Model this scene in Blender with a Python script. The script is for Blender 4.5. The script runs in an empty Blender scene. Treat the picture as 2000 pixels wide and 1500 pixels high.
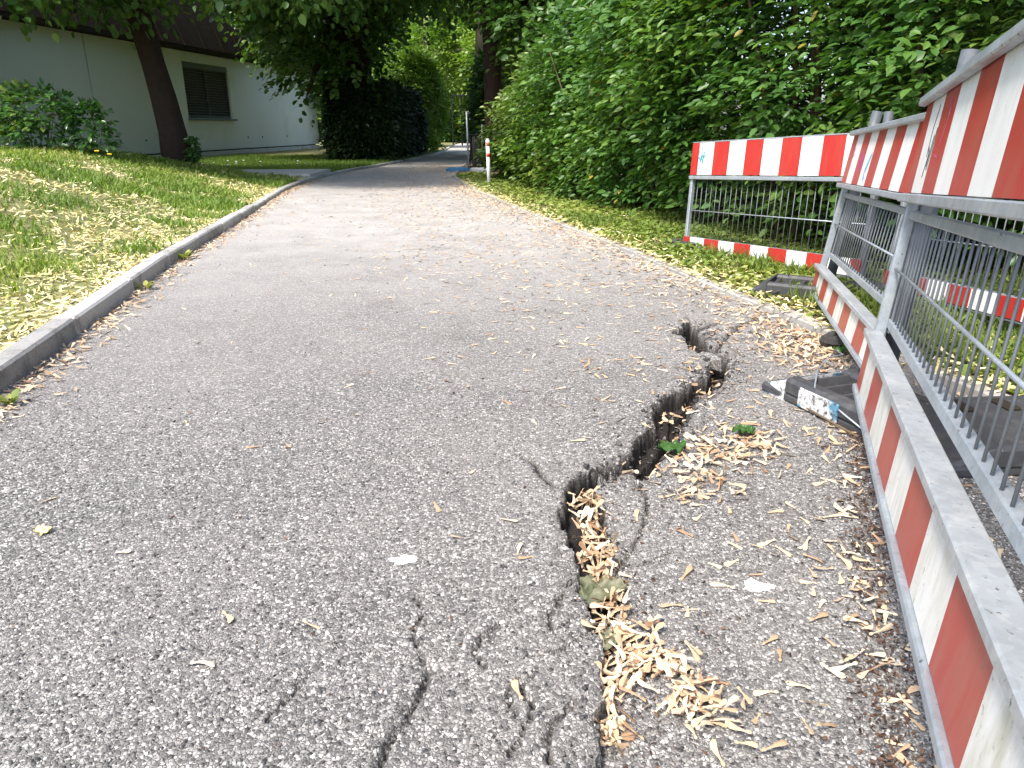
import bpy, math, random
import numpy as np
R = math.radians
rng = np.random.default_rng(7)
random.seed(7)
sc = bpy.context.scene
COL = sc.collection

# ------------------------------------------------------------------ camera, sky, sun, exposure
cam_d = bpy.data.cameras.new('camera')
cam_d.lens = 26.0; cam_d.sensor_width = 36.0; cam_d.clip_start = 0.02; cam_d.clip_end = 600
cam = bpy.data.objects.new('camera', cam_d); COL.objects.link(cam)
cam.location = (0, 0, 1.0); cam.rotation_euler = (R(90 - 19.2), 0, 0)
sc.camera = cam
SUN_AZ, SUN_EL = R(221), R(56)          # clockwise from +Y: behind and to the left of the camera
world = bpy.data.worlds.new('World'); sc.world = world; world.use_nodes = True
wn = world.node_tree.nodes; wl = world.node_tree.links
sky = wn.new('ShaderNodeTexSky'); sky.sky_type = 'NISHITA'; sky.sun_disc = False
sky.sun_elevation = SUN_EL; sky.sun_rotation = SUN_AZ; sky.air_density = 1.0; sky.dust_density = 3.0; sky.ozone_density = 1.0
bg = wn['Background']; bg.inputs['Strength'].default_value = 0.15
wl.new(sky.outputs[0], bg.inputs['Color'])
sun_d = bpy.data.lights.new('sun', 'SUN'); sun_d.energy = 2.6; sun_d.angle = R(11); sun_d.color = (1.0, 0.955, 0.89)
sun = bpy.data.objects.new('sun', sun_d); COL.objects.link(sun)
sun.rotation_euler = (R(90) - SUN_EL, 0, -SUN_AZ + math.pi)
sc.view_settings.view_transform = 'Standard'; sc.view_settings.look = 'None'
sc.view_settings.exposure = 1.16; sc.view_settings.gamma = 1.0; sc.view_settings.use_curve_mapping = False
sc.render.engine = 'CYCLES'
sc.cycles.max_bounces = 6; sc.cycles.diffuse_bounces = 3; sc.cycles.glossy_bounces = 2
sc.cycles.transmission_bounces = 3; sc.cycles.caustics_reflective = False; sc.cycles.caustics_refractive = False
sc.cycles.use_denoising = True

# ------------------------------------------------------------------ helpers: materials
def newmat(name):
    m = bpy.data.materials.new(name); m.use_nodes = True
    nt = m.node_tree; b = nt.nodes['Principled BSDF']
    return m, nt, b
def nd(nt, t, **kw):
    n = nt.nodes.new(t)
    for k, v in kw.items():
        if k in n.inputs: n.inputs[k].default_value = v
        else: setattr(n, k, v)
    return n
def ramp(nt, fac, stops, interp='LINEAR'):
    r = nt.nodes.new('ShaderNodeValToRGB'); r.color_ramp.interpolation = interp
    e = r.color_ramp.elements
    while len(e) < len(stops): e.new(0.5)
    for i, (p, c) in enumerate(stops):
        e[i].position = p; e[i].color = (c[0], c[1], c[2], 1) if not isinstance(c, (int, float)) else (c, c, c, 1)
    nt.links.new(fac, r.inputs[0]); return r.outputs[0]
def pos(nt, obj=False):
    return nd(nt, 'ShaderNodeTexCoord').outputs['Object'] if obj else nd(nt, 'ShaderNodeNewGeometry').outputs['Position']
def noise(nt, vec, scale, detail=4, rough=.6):
    n = nd(nt, 'ShaderNodeTexNoise', Scale=scale, Detail=detail, Roughness=rough)
    nt.links.new(vec, n.inputs['Vector']); return n.outputs['Fac']
def mixc(nt, fac, a, b, mode='MIX'):
    m = nt.nodes.new('ShaderNodeMix'); m.data_type = 'RGBA'; m.blend_type = mode
    for s, v in ((0, fac), (6, a), (7, b)):
        if isinstance(v, bpy.types.NodeSocket): nt.links.new(v, m.inputs[s])
        elif s == 0: m.inputs[0].default_value = v
        else: m.inputs[s].default_value = (*v, 1)
    return m.outputs[2]
def bump(nt, b, h, strength, dist):
    n = nd(nt, 'ShaderNodeBump', Strength=strength, Distance=dist)
    nt.links.new(h, n.inputs['Height']); nt.links.new(n.outputs[0], b.inputs['Normal'])
def attr(nt, name):
    return nd(nt, 'ShaderNodeAttribute', attribute_name=name).outputs['Fac']

def simple(name, col, rough=.6, metal=0., var=.25, nscale=12, bmp=.2, bdist=.003, dirt=None, dirt_amt=.5, dscale=4, obj=False):
    m, nt, b = newmat(name); p = pos(nt, obj)
    n = noise(nt, p, nscale)
    c = mixc(nt, n, tuple(x*(1-var) for x in col), tuple(min(1, x*(1+var)) for x in col))
    if dirt:
        d = ramp(nt, noise(nt, p, dscale, 6, .7), [(.5, 0.), (.68, dirt_amt)])
        c = mixc(nt, d, c, dirt)
    nt.links.new(c, b.inputs['Base Color'])
    b.inputs['Roughness'].default_value = rough; b.inputs['Metallic'].default_value = metal
    if bmp: bump(nt, b, noise(nt, p, nscale*3, 5), bmp, bdist)
    return m

def per_object(m, lo=.72, hi=1.2):
    nt = m.node_tree; b = nt.nodes['Principled BSDF']; src = b.inputs['Base Color'].links[0].from_socket
    oi = nd(nt, 'ShaderNodeObjectInfo'); mr = nd(nt, 'ShaderNodeMapRange'); mr.inputs[3].default_value = lo; mr.inputs[4].default_value = hi
    nt.links.new(oi.outputs['Random'], mr.inputs[0])
    vm = nd(nt, 'ShaderNodeVectorMath', operation='SCALE'); nt.links.new(src, vm.inputs[0]); nt.links.new(mr.outputs[0], vm.inputs['Scale'])
    nt.links.new(vm.outputs[0], b.inputs['Base Color']); return m
def leafmat(name, dark, mid, light, rough=.38, trans=.32, spec=.5):
    m, nt, b = newmat(name)
    c = ramp(nt, attr(nt, 'v'), [(0, dark), (.5, mid), (.94, light), (.99, (.34, .27, .05))])
    nt.links.new(c, b.inputs['Base Color']); b.inputs['Roughness'].default_value = rough
    b.inputs['Specular IOR Level'].default_value = spec
    t = nd(nt, 'ShaderNodeBsdfTranslucent')
    tc = mixc(nt, 1.0, c, (1.0, 1.15, .35), 'MULTIPLY'); nt.links.new(tc, t.inputs['Color'])
    x = nd(nt, 'ShaderNodeMixShader'); x.inputs[0].default_value = trans
    nt.links.new(b.outputs[0], x.inputs[1]); nt.links.new(t.outputs[0], x.inputs[2])
    nt.links.new(x.outputs[0], nt.nodes['Material Output'].inputs['Surface'])
    return m

def asphalt():
    m, nt, b = newmat('asphalt'); p = pos(nt)
    v = nd(nt, 'ShaderNodeTexVoronoi', Scale=135.); nt.links.new(p, v.inputs['Vector'])
    e = nd(nt, 'ShaderNodeTexVoronoi', Scale=135., feature='DISTANCE_TO_EDGE'); nt.links.new(p, e.inputs['Vector'])
    v2 = nd(nt, 'ShaderNodeTexVoronoi', Scale=330.); nt.links.new(p, v2.inputs['Vector'])
    hsv = nd(nt, 'ShaderNodeSeparateColor'); nt.links.new(v.outputs['Color'], hsv.inputs[0])
    hsv2 = nd(nt, 'ShaderNodeSeparateColor'); nt.links.new(v2.outputs['Color'], hsv2.inputs[0])
    stone = ramp(nt, hsv.outputs[0], [(0, (.04, .04, .042)), (.35, (.105, .102, .10)), (.6, (.215, .21, .20)), (.85, (.34, .33, .315)), (1, (.58, .565, .54))])
    fine = ramp(nt, hsv2.outputs[1], [(0, (.035, .034, .034)), (.6, (.11, .107, .103)), (1, (.36, .35, .335))])
    edge = ramp(nt, e.outputs['Distance'], [(.05, 0.), (.16, 1.)])
    c = mixc(nt, edge, fine, stone)
    big = noise(nt, p, .8, 5, .6)
    c = mixc(nt, ramp(nt, big, [(.35, .0), (.7, .35)]), c, (.33, .315, .30))
    # paler with distance: seed dust, plus the path's brighter light painted in
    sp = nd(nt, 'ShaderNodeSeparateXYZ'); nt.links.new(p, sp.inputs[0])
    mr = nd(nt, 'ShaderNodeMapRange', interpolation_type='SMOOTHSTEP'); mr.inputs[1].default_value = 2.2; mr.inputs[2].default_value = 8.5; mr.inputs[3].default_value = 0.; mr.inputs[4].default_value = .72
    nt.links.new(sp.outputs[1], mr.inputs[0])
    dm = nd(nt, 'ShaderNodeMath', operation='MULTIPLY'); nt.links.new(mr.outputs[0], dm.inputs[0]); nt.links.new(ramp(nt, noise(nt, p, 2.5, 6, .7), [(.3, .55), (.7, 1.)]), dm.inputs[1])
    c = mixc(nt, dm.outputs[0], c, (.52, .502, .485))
    st = ramp(nt, noise(nt, p, 1.9, 6, .65), [(.52, 0.), (.72, .28)]); c = mixc(nt, st, c, (.085, .08, .075))
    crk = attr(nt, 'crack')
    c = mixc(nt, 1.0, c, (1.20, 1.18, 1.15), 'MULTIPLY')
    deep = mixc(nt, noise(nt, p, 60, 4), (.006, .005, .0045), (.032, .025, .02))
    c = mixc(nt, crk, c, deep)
    nt.links.new(c, b.inputs['Base Color']); b.inputs['Roughness'].default_value = .82
    h = nd(nt, 'ShaderNodeMath', operation='ADD')
    nt.links.new(edge, h.inputs[0]); nt.links.new(noise(nt, p, 300, 3), h.inputs[1])
    bump(nt, b, h.outputs[0], .7, .004)
    return m

def chipmat():
    m, nt, b = newmat('stone_chip')
    c = ramp(nt, attr(nt, 'v'), [(0, (.022, .022, .024)), (.3, (.07, .068, .067)), (.55, (.19, .185, .175)), (.8, (.42, .41, .39)), (1, (.80, .78, .74))])
    p = pos(nt); c = mixc(nt, ramp(nt, noise(nt, p, 400, 3), [(.4, 0.), (.8, .45)]), c, (.06, .055, .05))
    nt.links.new(c, b.inputs['Base Color']); b.inputs['Roughness'].default_value = .6
    return m

def board_mat(name, col, dirtcol, amt):
    m, nt, b = newmat(name); p = pos(nt)
    mp = nd(nt, 'ShaderNodeMapping'); mp.inputs['Scale'].default_value = (9, 9, 2.2); nt.links.new(p, mp.inputs[0])
    s = noise(nt, mp.outputs[0], 2.2, 6, .7)
    f = ramp(nt, s, [(.42, 0.), (.75, amt)])
    g = ramp(nt, noise(nt, p, 45, 5, .7), [(.62, 0.), (.72, amt*1.2)])
    c = mixc(nt, noise(nt, p, 3.0, 3), tuple(x*.9 for x in col), tuple(min(1, x*1.06) for x in col))
    c = mixc(nt, f, c, dirtcol); c = mixc(nt, g, c, tuple(x*.6 for x in dirtcol))
    nt.links.new(c, b.inputs['Base Color']); b.inputs['Roughness'].default_value = .42
    bump(nt, b, noise(nt, p, 25, 3), .08, .002)
    return m

M = {}
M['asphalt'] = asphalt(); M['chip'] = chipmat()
M['kerb'] = simple('kerb_concrete', (.42, .41, .39), .85, var=.55, nscale=110, bmp=.7, bdist=.003, dirt=(.10, .095, .075), dirt_amt=.7, dscale=5)
M['edging'] = simple('edging_concrete', (.36, .345, .32), .9, var=.3, nscale=30, bmp=.5, dirt=(.16, .13, .09), dirt_amt=.7, dscale=7)
per_object(M['kerb']); per_object(M['edging'], .8, 1.15)
M['pad'] = simple('pad_concrete', (.55, .53, .49), .9, var=.15, nscale=10, bmp=.3)
M['soil'] = simple('soil', (.13, .095, .06), .95, var=.5, nscale=9, bmp=.6, bdist=.01, dirt=(.20, .16, .085), dirt_amt=.8, dscale=5)
M['lawn_soil'] = simple('lawn_soil', (.16, .17, .06), .95, var=.4, nscale=5, bmp=.6, bdist=.02, dirt=(.46, .37, .20), dirt_amt=.9, dscale=1.3)
M['earth'] = simple('earth', (.06, .085, .03), .95, var=.4, nscale=2)
M['grass'] = leafmat('grass_blade', (.10, .17, .035), (.19, .29, .055), (.42, .45, .13), .5, .35, .3)
M['verge'] = leafmat('verge_leaf', (.10, .16, .03), (.20, .27, .055), (.42, .42, .13), .5, .3, .3)
M['hedge'] = leafmat('hedge_leaf', (.034, .100, .022), (.082, .188, .036), (.20, .31, .062), .42, .3)
M['hedge_y'] = leafmat('hedge_leaf_pale', (.06, .13, .022), (.12, .21, .035), (.27, .33, .06))
M['linden'] = leafmat('linden_leaf', (.028, .075, .018), (.08, .175, .034), (.21, .32, .07), .4, .3)
M['far'] = leafmat('far_leaf', (.09, .18, .028), (.18, .30, .045), (.32, .43, .08), .45, .4)
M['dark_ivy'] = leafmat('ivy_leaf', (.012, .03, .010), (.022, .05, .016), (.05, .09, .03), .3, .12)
M['laurel'] = leafmat('laurel_leaf', (.025, .075, .02), (.05, .13, .03), (.10, .20, .045), .28)
M['bark'] = simple('bark', (.036, .021, .015), .9, var=.45, nscale=9, bmp=.9, bdist=.02)
M['bark_pale'] = simple('bark_pale', (.32, .27, .2), .9, var=.5, nscale=6, bmp=.8, bdist=.02)
M['twig'] = simple('twig_bark', (.12, .085, .05), .9, var=.3, nscale=30, bmp=.3)
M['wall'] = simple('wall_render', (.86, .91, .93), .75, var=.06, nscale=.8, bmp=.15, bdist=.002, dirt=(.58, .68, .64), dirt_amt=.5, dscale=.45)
M['wall_shaded'] = simple('wall_render_shaded', (.62, .67, .64), .8, var=.06, nscale=.8, bmp=.15, bdist=.002, dirt=(.46, .52, .47), dirt_amt=.5, dscale=.45)  # left panels: shade on the wall put into a greyer colour
M['plinth'] = simple('plinth', (.72, .73, .72), .85, var=.1, nscale=3, bmp=.3, dirt=(.33, .32, .29), dirt_amt=.6, dscale=3)
M['joint'] = simple('joint_shadow_gap', (.10, .105, .10), .9)
M['roof'] = simple('roof_shingle', (.05, .036, .026), .95, var=.55, nscale=7, bmp=.8, bdist=.03, dirt=(.05, .04, .03), dirt_amt=.7, dscale=3)
M['eave'] = simple('eave_dark', (.035, .028, .022), .8, var=.3, nscale=3)
M['winframe'] = simple('window_frame', (.10, .115, .125), .45, metal=.3, var=.15)
M['glass'] = simple('window_glass', (.015, .018, .02), .08, var=.1, bmp=0)
M['blind'] = simple('blind_slat', (.12, .13, .14), .4, metal=.3, var=.25, nscale=5, bmp=.05)
def nospec(m): m.node_tree.nodes['Principled BSDF'].inputs['Specular IOR Level'].default_value = .05; return m
M['wood'] = simple('dark_fence_wood', (.012, .008, .006), .85, var=.4, nscale=6, bmp=.4)
nospec(M['wood']); nospec(M['roof']); nospec(M['eave'])
def zinc(name, col, rough, metal, amt):
    m, nt, b = newmat(name); p = pos(nt)
    v = nd(nt, 'ShaderNodeTexVoronoi', Scale=70.); nt.links.new(p, v.inputs['Vector']); sv = nd(nt, 'ShaderNodeSeparateColor'); nt.links.new(v.outputs['Color'], sv.inputs[0])
    c = mixc(nt, sv.outputs[0], tuple(x*.88 for x in col), tuple(x*1.08 for x in col))
    c = mixc(nt, ramp(nt, noise(nt, p, 3.5, 5, .6), [(.4, 0.), (.65, .55)]), c, tuple(x*.62 for x in col))
    c = mixc(nt, ramp(nt, noise(nt, p, 9, 6, .75), [(.52, 0.), (.68, amt)]), c, (.62, .61, .57))
    c = mixc(nt, ramp(nt, noise(nt, p, 55, 4, .6), [(.64, 0.), (.70, .85)]), c, (.10, .095, .085))
    c = mixc(nt, ramp(nt, noise(nt, p, 20, 5, .7), [(.64, 0.), (.76, .6)]), c, (.24, .20, .14))
    nt.links.new(c, b.inputs['Base Color']); b.inputs['Metallic'].default_value = metal
    nt.links.new(ramp(nt, noise(nt, p, 14, 4), [(.3, rough-.12), (.7, rough+.15)]), b.inputs['Roughness'])
    bump(nt, b, noise(nt, p, 40, 4), .2, .002)
    return m
M['zinc'] = zinc('galvanised_steel', (.42, .465, .505), .45, .5, .35)
M['zinc_dull'] = simple('galvanised_dull', (.17, .185, .20), .6, metal=.3, var=.25, nscale=14, bmp=.2, bdist=.002, dirt=(.16, .16, .155), dirt_amt=.6, dscale=18)
M['zinc_top'] = zinc('galvanised_dusty', (.46, .485, .50), .5, .4, .7)
M['tube'] = simple('post_tube_steel', (.10, .115, .13), .55, metal=.3, var=.3, nscale=16, bmp=.2, bdist=.002, dirt=(.2, .2, .2), dirt_amt=.5, dscale=20)
M['red'] = board_mat('red_sheeting', (.43, .024, .020), (.34, .12, .08), .32)
M['white'] = board_mat('white_sheeting', (.80, .80, .785), (.50, .52, .44), .30)
M['red_dull'] = board_mat('red_sheeting_dull', (.39, .030, .024), (.30, .13, .08), .55)
M['white_dull'] = board_mat('white_sheeting_dull', (.78, .78, .76), (.46, .48, .42), .45)
M['red_old'] = board_mat('red_sheeting_faded', (.40, .058, .042), (.33, .18, .12), .55)
M['white_old'] = board_mat('white_sheeting_grimy', (.78, .78, .745), (.34, .33, .20), .75)
M['rubber'] = simple('black_recycled_plastic', (.045, .047, .051), .55, var=.4, nscale=30, bmp=.3, bdist=.002, dirt=(.11, .105, .10), dirt_amt=.6, dscale=14)
M['white_post'] = simple('white_post_paint', (.82, .82, .81), .45, var=.05, nscale=8, bmp=.05, dirt=(.5, .48, .42), dirt_amt=.4, dscale=9)
M['red_band'] = simple('red_band', (.55, .035, .03), .4, var=.1, bmp=0)
M['blue_foot'] = simple('blue_plastic', (.05, .19, .36), .5, var=.2)
M['grey_foot'] = simple('grey_plastic', (.42, .43, .43), .6, var=.2)
M['black_metal'] = simple('black_metal', (.018, .02, .02), .5, var=.3, bmp=.05)
M['black_net'] = simple('black_net', (.015, .016, .017), .8, var=.3)
M['lamp_white'] = simple('lamp_glass', (.8, .82, .82), .3, var=.03, bmp=0)
M['dropping'] = simple('bird_dropping', (.85, .85, .83), .8, var=.08, nscale=80)
M['ink_teal'] = simple('teal_ink', (.03, .28, .30), .5, bmp=0)
M['ink_dark'] = simple('dark_ink', (.03, .045, .07), .5, bmp=0)
M['ink_blue'] = simple('blue_ink', (.16, .45, .62), .5, bmp=0)
M['ink_pink'] = simple('pink_ink', (.50, .10, .26), .5, bmp=0)
M['dandelion'] = simple('dandelion_yellow', (.85, .55, .03), .7, bmp=0)
M['daisy'] = simple('daisy_white', (.85, .85, .82), .7, bmp=0)
M['clod'] = simple('asphalt_clod', (.04, .037, .035), .9, var=.5, nscale=60, bmp=.8, bdist=.006)

def samara_mat(name, a, b_, c_):
    m, nt, b = newmat(name)
    c = ramp(nt, attr(nt, 'v'), [(0, a), (.5, b_), (1, c_)])
    p = pos(nt); c = mixc(nt, ramp(nt, noise(nt, p, 220, 4), [(.5, 0.), (.8, .5)]), c, tuple(x*.6 for x in a))
    nt.links.new(c, b.inputs['Base Color']); b.inputs['Roughness'].default_value = .6
    bump(nt, b, noise(nt, p, 500, 3), .3, .001)
    return m
M['samara'] = samara_mat('seed_wing', (.27, .14, .07), (.55, .39, .24), (.74, .62, .45))
M['samara_y'] = samara_mat('seed_wing_yellow', (.50, .42, .15), (.74, .64, .30), (.86, .80, .52))
M['litter'] = samara_mat('brown_litter', (.03, .016, .010), (.075, .038, .022), (.17, .09, .045))

def paint_patch():          # worn blue and white paint over black plastic
    m, nt, b = newmat('flaking_paint'); p = pos(nt)
    n1 = noise(nt, p, 55, 6, .75); n2 = noise(nt, p, 9, 3, .5)
    c = mixc(nt, ramp(nt, n2, [(.5, 0.), (.54, 1.)]), (.58, .58, .57), (.09, .24, .36))
    c = mixc(nt, ramp(nt, n1, [(.50, 0.), (.60, 1.)]), c, (.05, .052, .055))
    nt.links.new(c, b.inputs['Base Color']); b.inputs['Roughness'].default_value = .7
    bump(nt, b, n1, .5, .003)
    return m
M['paint'] = paint_patch()

# ------------------------------------------------------------------ helpers: meshes and objects
def build_mesh(name, V, faces, mats, mat_idx=None, smooth=False, v=None, extra=None):
    """V (n,3); faces: list of index arrays (m,3) or (m,4), or list of tuples"""
    me = bpy.data.meshes.new(name)
    V = np.asarray(V, np.float32).reshape(-1, 3)
    if len(faces) and not isinstance(faces[0], np.ndarray):
        me.from_pydata(V.tolist(), [], [tuple(int(i) for i in f) for f in faces])
        nf = len(faces)
    else:
        me.vertices.add(len(V)); me.vertices.foreach_set('co', V.ravel())
        loops = np.concatenate([f.ravel() for f in faces]).astype(np.int32)
        tot = np.concatenate([np.full(len(f), f.shape[1], np.int32) for f in faces])
        st = np.concatenate([[0], np.cumsum(tot)[:-1]]).astype(np.int32)
        me.loops.add(len(loops)); me.loops.foreach_set('vertex_index', loops)
        me.polygons.add(len(tot)); me.polygons.foreach_set('loop_start', st)
        nf = len(tot)
    for m in (mats if isinstance(mats, (list, tuple)) else [mats]): me.materials.append(m)
    me.update(calc_edges=True)
    if mat_idx is not None: me.polygons.foreach_set('material_index', np.asarray(mat_idx, np.int32))
    if smooth: me.polygons.foreach_set('use_smooth', np.ones(nf, bool))
    if v is not None:
        a = me.attributes.new('v', 'FLOAT', 'POINT'); a.data.foreach_set('value', np.asarray(v, np.float32))
    for k, arr in (extra or {}).items():
        a = me.attributes.new(k, 'FLOAT', 'POINT'); a.data.foreach_set('value', np.asarray(arr, np.float32))
    me.update()
    return me
def link(name, me, parent=None, loc=None):
    o = bpy.data.objects.new(name, me); COL.objects.link(o)
    if parent is not None: o.parent = parent
    if loc is not None: o.location = loc
    return o
def tag(o, label=None, cat=None, group=None, kind=None):
    if label: o['label'] = label
    if cat: o['category'] = cat
    if group: o['group'] = group
    if kind: o['kind'] = kind
    return o
def root(name, loc, label, cat, group=None):
    o = bpy.data.objects.new(name, None); COL.objects.link(o); o.location = loc
    o.empty_display_size = .1
    return tag(o, label, cat, group)
class MB:
    """collects shapes in world space; build() links ONE mesh under its parent"""
    def __init__(s): s.V = []; s.F = []; s.mi = []; s.n = 0
    def add(s, V, F, mi=0):
        V = np.asarray(V, float)
        for f in F: s.F.append(tuple(int(i)+s.n for i in f)); s.mi.append(mi)
        s.V.append(V); s.n += len(V); return s
    def box(s, c, size, ax=None, ch=0., mi=0):
        """box centred at c, size (x,y,z), axes rows ax, chamfer ch"""
        ax = np.eye(3) if ax is None else np.asarray(ax, float)
        h = np.asarray(size, float)/2
        if ch <= 0:
            P = np.array([[i, j, k] for i in (-1, 1) for j in (-1, 1) for k in (-1, 1)])*h
            F = [(0, 1, 3, 2), (4, 6, 7, 5), (0, 4, 5, 1), (2, 3, 7, 6), (0, 2, 6, 4), (1, 5, 7, 3)]
        else:
            ch = min(ch, .45*min(size)*1.0)
            P = []; idx = {}
            for i in (-1, 1):
                for j in (-1, 1):
                    for k in (-1, 1):
                        sg = np.array([i, j, k])
                        for a in range(3):
                            q = sg*(h-ch); q[a] = sg[a]*h[a]; idx[(i, j, k, a)] = len(P); P.append(q)
            P = np.array(P); F = []
            for a in range(3):
                b, c2 = (a+1) % 3, (a+2) % 3
                for sgn in (-1, 1):
                    quad = []
                    for (u, w) in ((-1, -1), (1, -1), (1, 1), (-1, 1)):
                        t = [0, 0, 0]; t[a] = sgn; t[b] = u; t[c2] = w; quad.append(idx[(*t, a)])
                    F.append(tuple(quad if sgn > 0 else quad[::-1]))
                for u in (-1, 1):
                    for w in (-1, 1):
                        t0 = [0, 0, 0]; t0[a] = -1; t0[b] = u; t0[c2] = w
                        t1 = list(t0); t1[a] = 1
                        q = (idx[(*t0, b)], idx[(*t1, b)], idx[(*t1, c2)], idx[(*t0, c2)])
                        F.append(q if u*w > 0 else q[::-1])
            for i in (-1, 1):
                for j in (-1, 1):
                    for k in (-1, 1):
                        q = (idx[(i, j, k, 0)], idx[(i, j, k, 1)], idx[(i, j, k, 2)])
                        F.append(q if i*j*k > 0 else q[::-1])
        return s.add(P @ ax + np.asarray(c, float), F, mi)
    def tube(s, pts, r, n=8, cap=True, mi=0):
        pts = np.asarray(pts, float); rs = np.broadcast_to(np.asarray(r, float), (len(pts),))
        V = []; ref = None
        for i, p in enumerate(pts):
            d = pts[min(i+1, len(pts)-1)]-pts[max(i-1, 0)]; d = d/(np.linalg.norm(d)+1e-9)
            if ref is None: ref = np.array([0, 0, 1.]) if abs(d[2]) < .9 else np.array([1., 0, 0])
            u = np.cross(d, ref); u /= np.linalg.norm(u); w = np.cross(d, u); ref = np.cross(u, d)
            ref = w*-1 if False else ref
            for k in range(n):
                a = 2*math.pi*k/n; V.append(p+rs[i]*(math.cos(a)*u+math.sin(a)*w))
        F = []
        for i in range(len(pts)-1):
            for k in range(n):
                F.append((i*n+k, i*n+(k+1) % n, (i+1)*n+(k+1) % n, (i+1)*n+k))
        if cap: F.append(tuple(range(n))[::-1]); F.append(tuple((len(pts)-1)*n+k for k in range(n)))
        return s.add(V, F, mi)
    def build(s, name, mats, parent=None, smooth=False, v=None):
        V = np.concatenate(s.V); loc = None
        if parent is not None:
            p = parent; off = np.zeros(3)
            while p is not None: off += np.array(p.location); p = p.parent
            V = V-off
        else:
            loc = V.mean(0); loc[2] = V[:, 2].min(); V = V-loc
        me = build_mesh(name, V, s.F, mats, s.mi if max(s.mi) > 0 else None, smooth)
        if v is not None:
            a = me.attributes.new('v', 'FLOAT', 'POINT'); a.data.foreach_set('value', np.full(len(V), v, np.float32))
        return link(name, me, parent, loc)
def unit(a): 
    a = np.asarray(a, float); return a/(np.linalg.norm(a, axis=-1, keepdims=True)+1e-9)
def sstep(a, b, x):
    t = np.clip((x-a)/(b-a), 0, 1); return t*t*(3-2*t)
def vnoise(x, y, seed=0):
    """smooth value noise, vectorised"""
    x = np.asarray(x, float); y = np.asarray(y, float)
    xi = np.floor(x).astype(np.int64); yi = np.floor(y).astype(np.int64); fx = x-xi; fy = y-yi
    def h(a, b):
        n = (a*374761393+b*668265263+seed*1442695041) & 0xffffffff
        n = ((n ^ (n >> 13))*1274126177) & 0xffffffff
        return ((n ^ (n >> 16)) & 0xffff)/65535.
    ux = fx*fx*(3-2*fx); uy = fy*fy*(3-2*fy)
    return (h(xi, yi)*(1-ux)+h(xi+1, yi)*ux)*(1-uy)+(h(xi, yi+1)*(1-ux)+h(xi+1, yi+1)*ux)*uy

# ------------------------------------------------------------------ the lie of the land
def curve(ys, xs):
    yy = np.linspace(-8, 70, 1561); xx = np.interp(yy, ys, xs)
    k = np.exp(-np.linspace(-2, 2, 31)**2); k /= k.sum()
    pad = np.concatenate([np.full(15, xx[0]), xx, np.full(15, xx[-1])])
    xs2 = np.convolve(pad, k, 'valid')
    return lambda y: np.interp(y, yy, xs2)
kerb_x = curve([-8, 0, 2.72, 3.39, 4.59, 5.81, 7.44, 10, 12.3, 14, 16.2, 18, 20.4, 28.6, 33, 45, 60],
               [-.6, -1.45, -2.01, -2.15, -2.39, -2.63, -2.87, -3.3, -3.68, -3.86, -3.92, -3.8, -3.47, -2.84, -2.85, -3.3, -3.3])
edge_x = curve([-8, 0, 2.5, 3.1, 3.57, 4.24, 5.09, 5.93, 7.15, 9.72, 12.3, 16.2, 20, 30, 45, 60],
               [2.8, 2.35, 1.89, 1.68, 1.57, 1.44, 1.21, 1.03, .74, .02, -.58, -1.3, -1.35, -1.4, -1.5, -1.5])
UP = [(0.834,3.612),(0.876,3.651),(0.922,3.773),(0.959,3.816),(0.963,3.721),(0.973,3.651),(0.956,3.499),(0.988,3.427),(0.950,3.358),(0.985,3.308),(0.974,3.188),(0.926,3.040),(0.881,2.904),(0.822,2.859),(0.765,2.797),(0.722,2.737),(0.673,2.634),(0.674,2.580),(0.605,2.454),(0.599,2.360),(0.537,2.285),(0.502,2.210),(0.480,2.132),(0.431,2.072),(0.391,2.040),(0.379,2.065),(0.380,2.113),(0.333,2.076),(0.264,2.023),(0.226,1.955),(0.190,1.917),(0.159,1.907),(0.149,1.929),(0.190,1.972),(0.250,2.040),(0.303,2.087),(0.359,2.124),(0.386,2.194),(0.409,2.260),(0.462,2.346),(0.506,2.374),(0.501,2.468),(0.531,2.591),(0.592,2.690),(0.671,2.760),(0.738,2.859),(0.813,2.924),(0.887,3.112),(0.880,3.211),(0.852,3.375),(0.866,3.499)]
LOW = [(0.149,1.929),(0.181,1.917),(0.227,1.962),(0.258,1.949),(0.259,1.802),(0.248,1.644),(0.253,1.550),(0.249,1.445),(0.230,1.369),(0.203,1.283),(0.193,1.190),(0.181,1.120),(0.169,1.056),(0.153,1.009),(0.144,0.944),(0.130,0.831),(0.116,0.831),(0.131,0.944),(0.136,1.021),(0.153,1.068),(0.167,1.120),(0.171,1.204),(0.172,1.299),(0.161,1.406),(0.150,1.507),(0.144,1.619),(0.141,1.802)]
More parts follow.
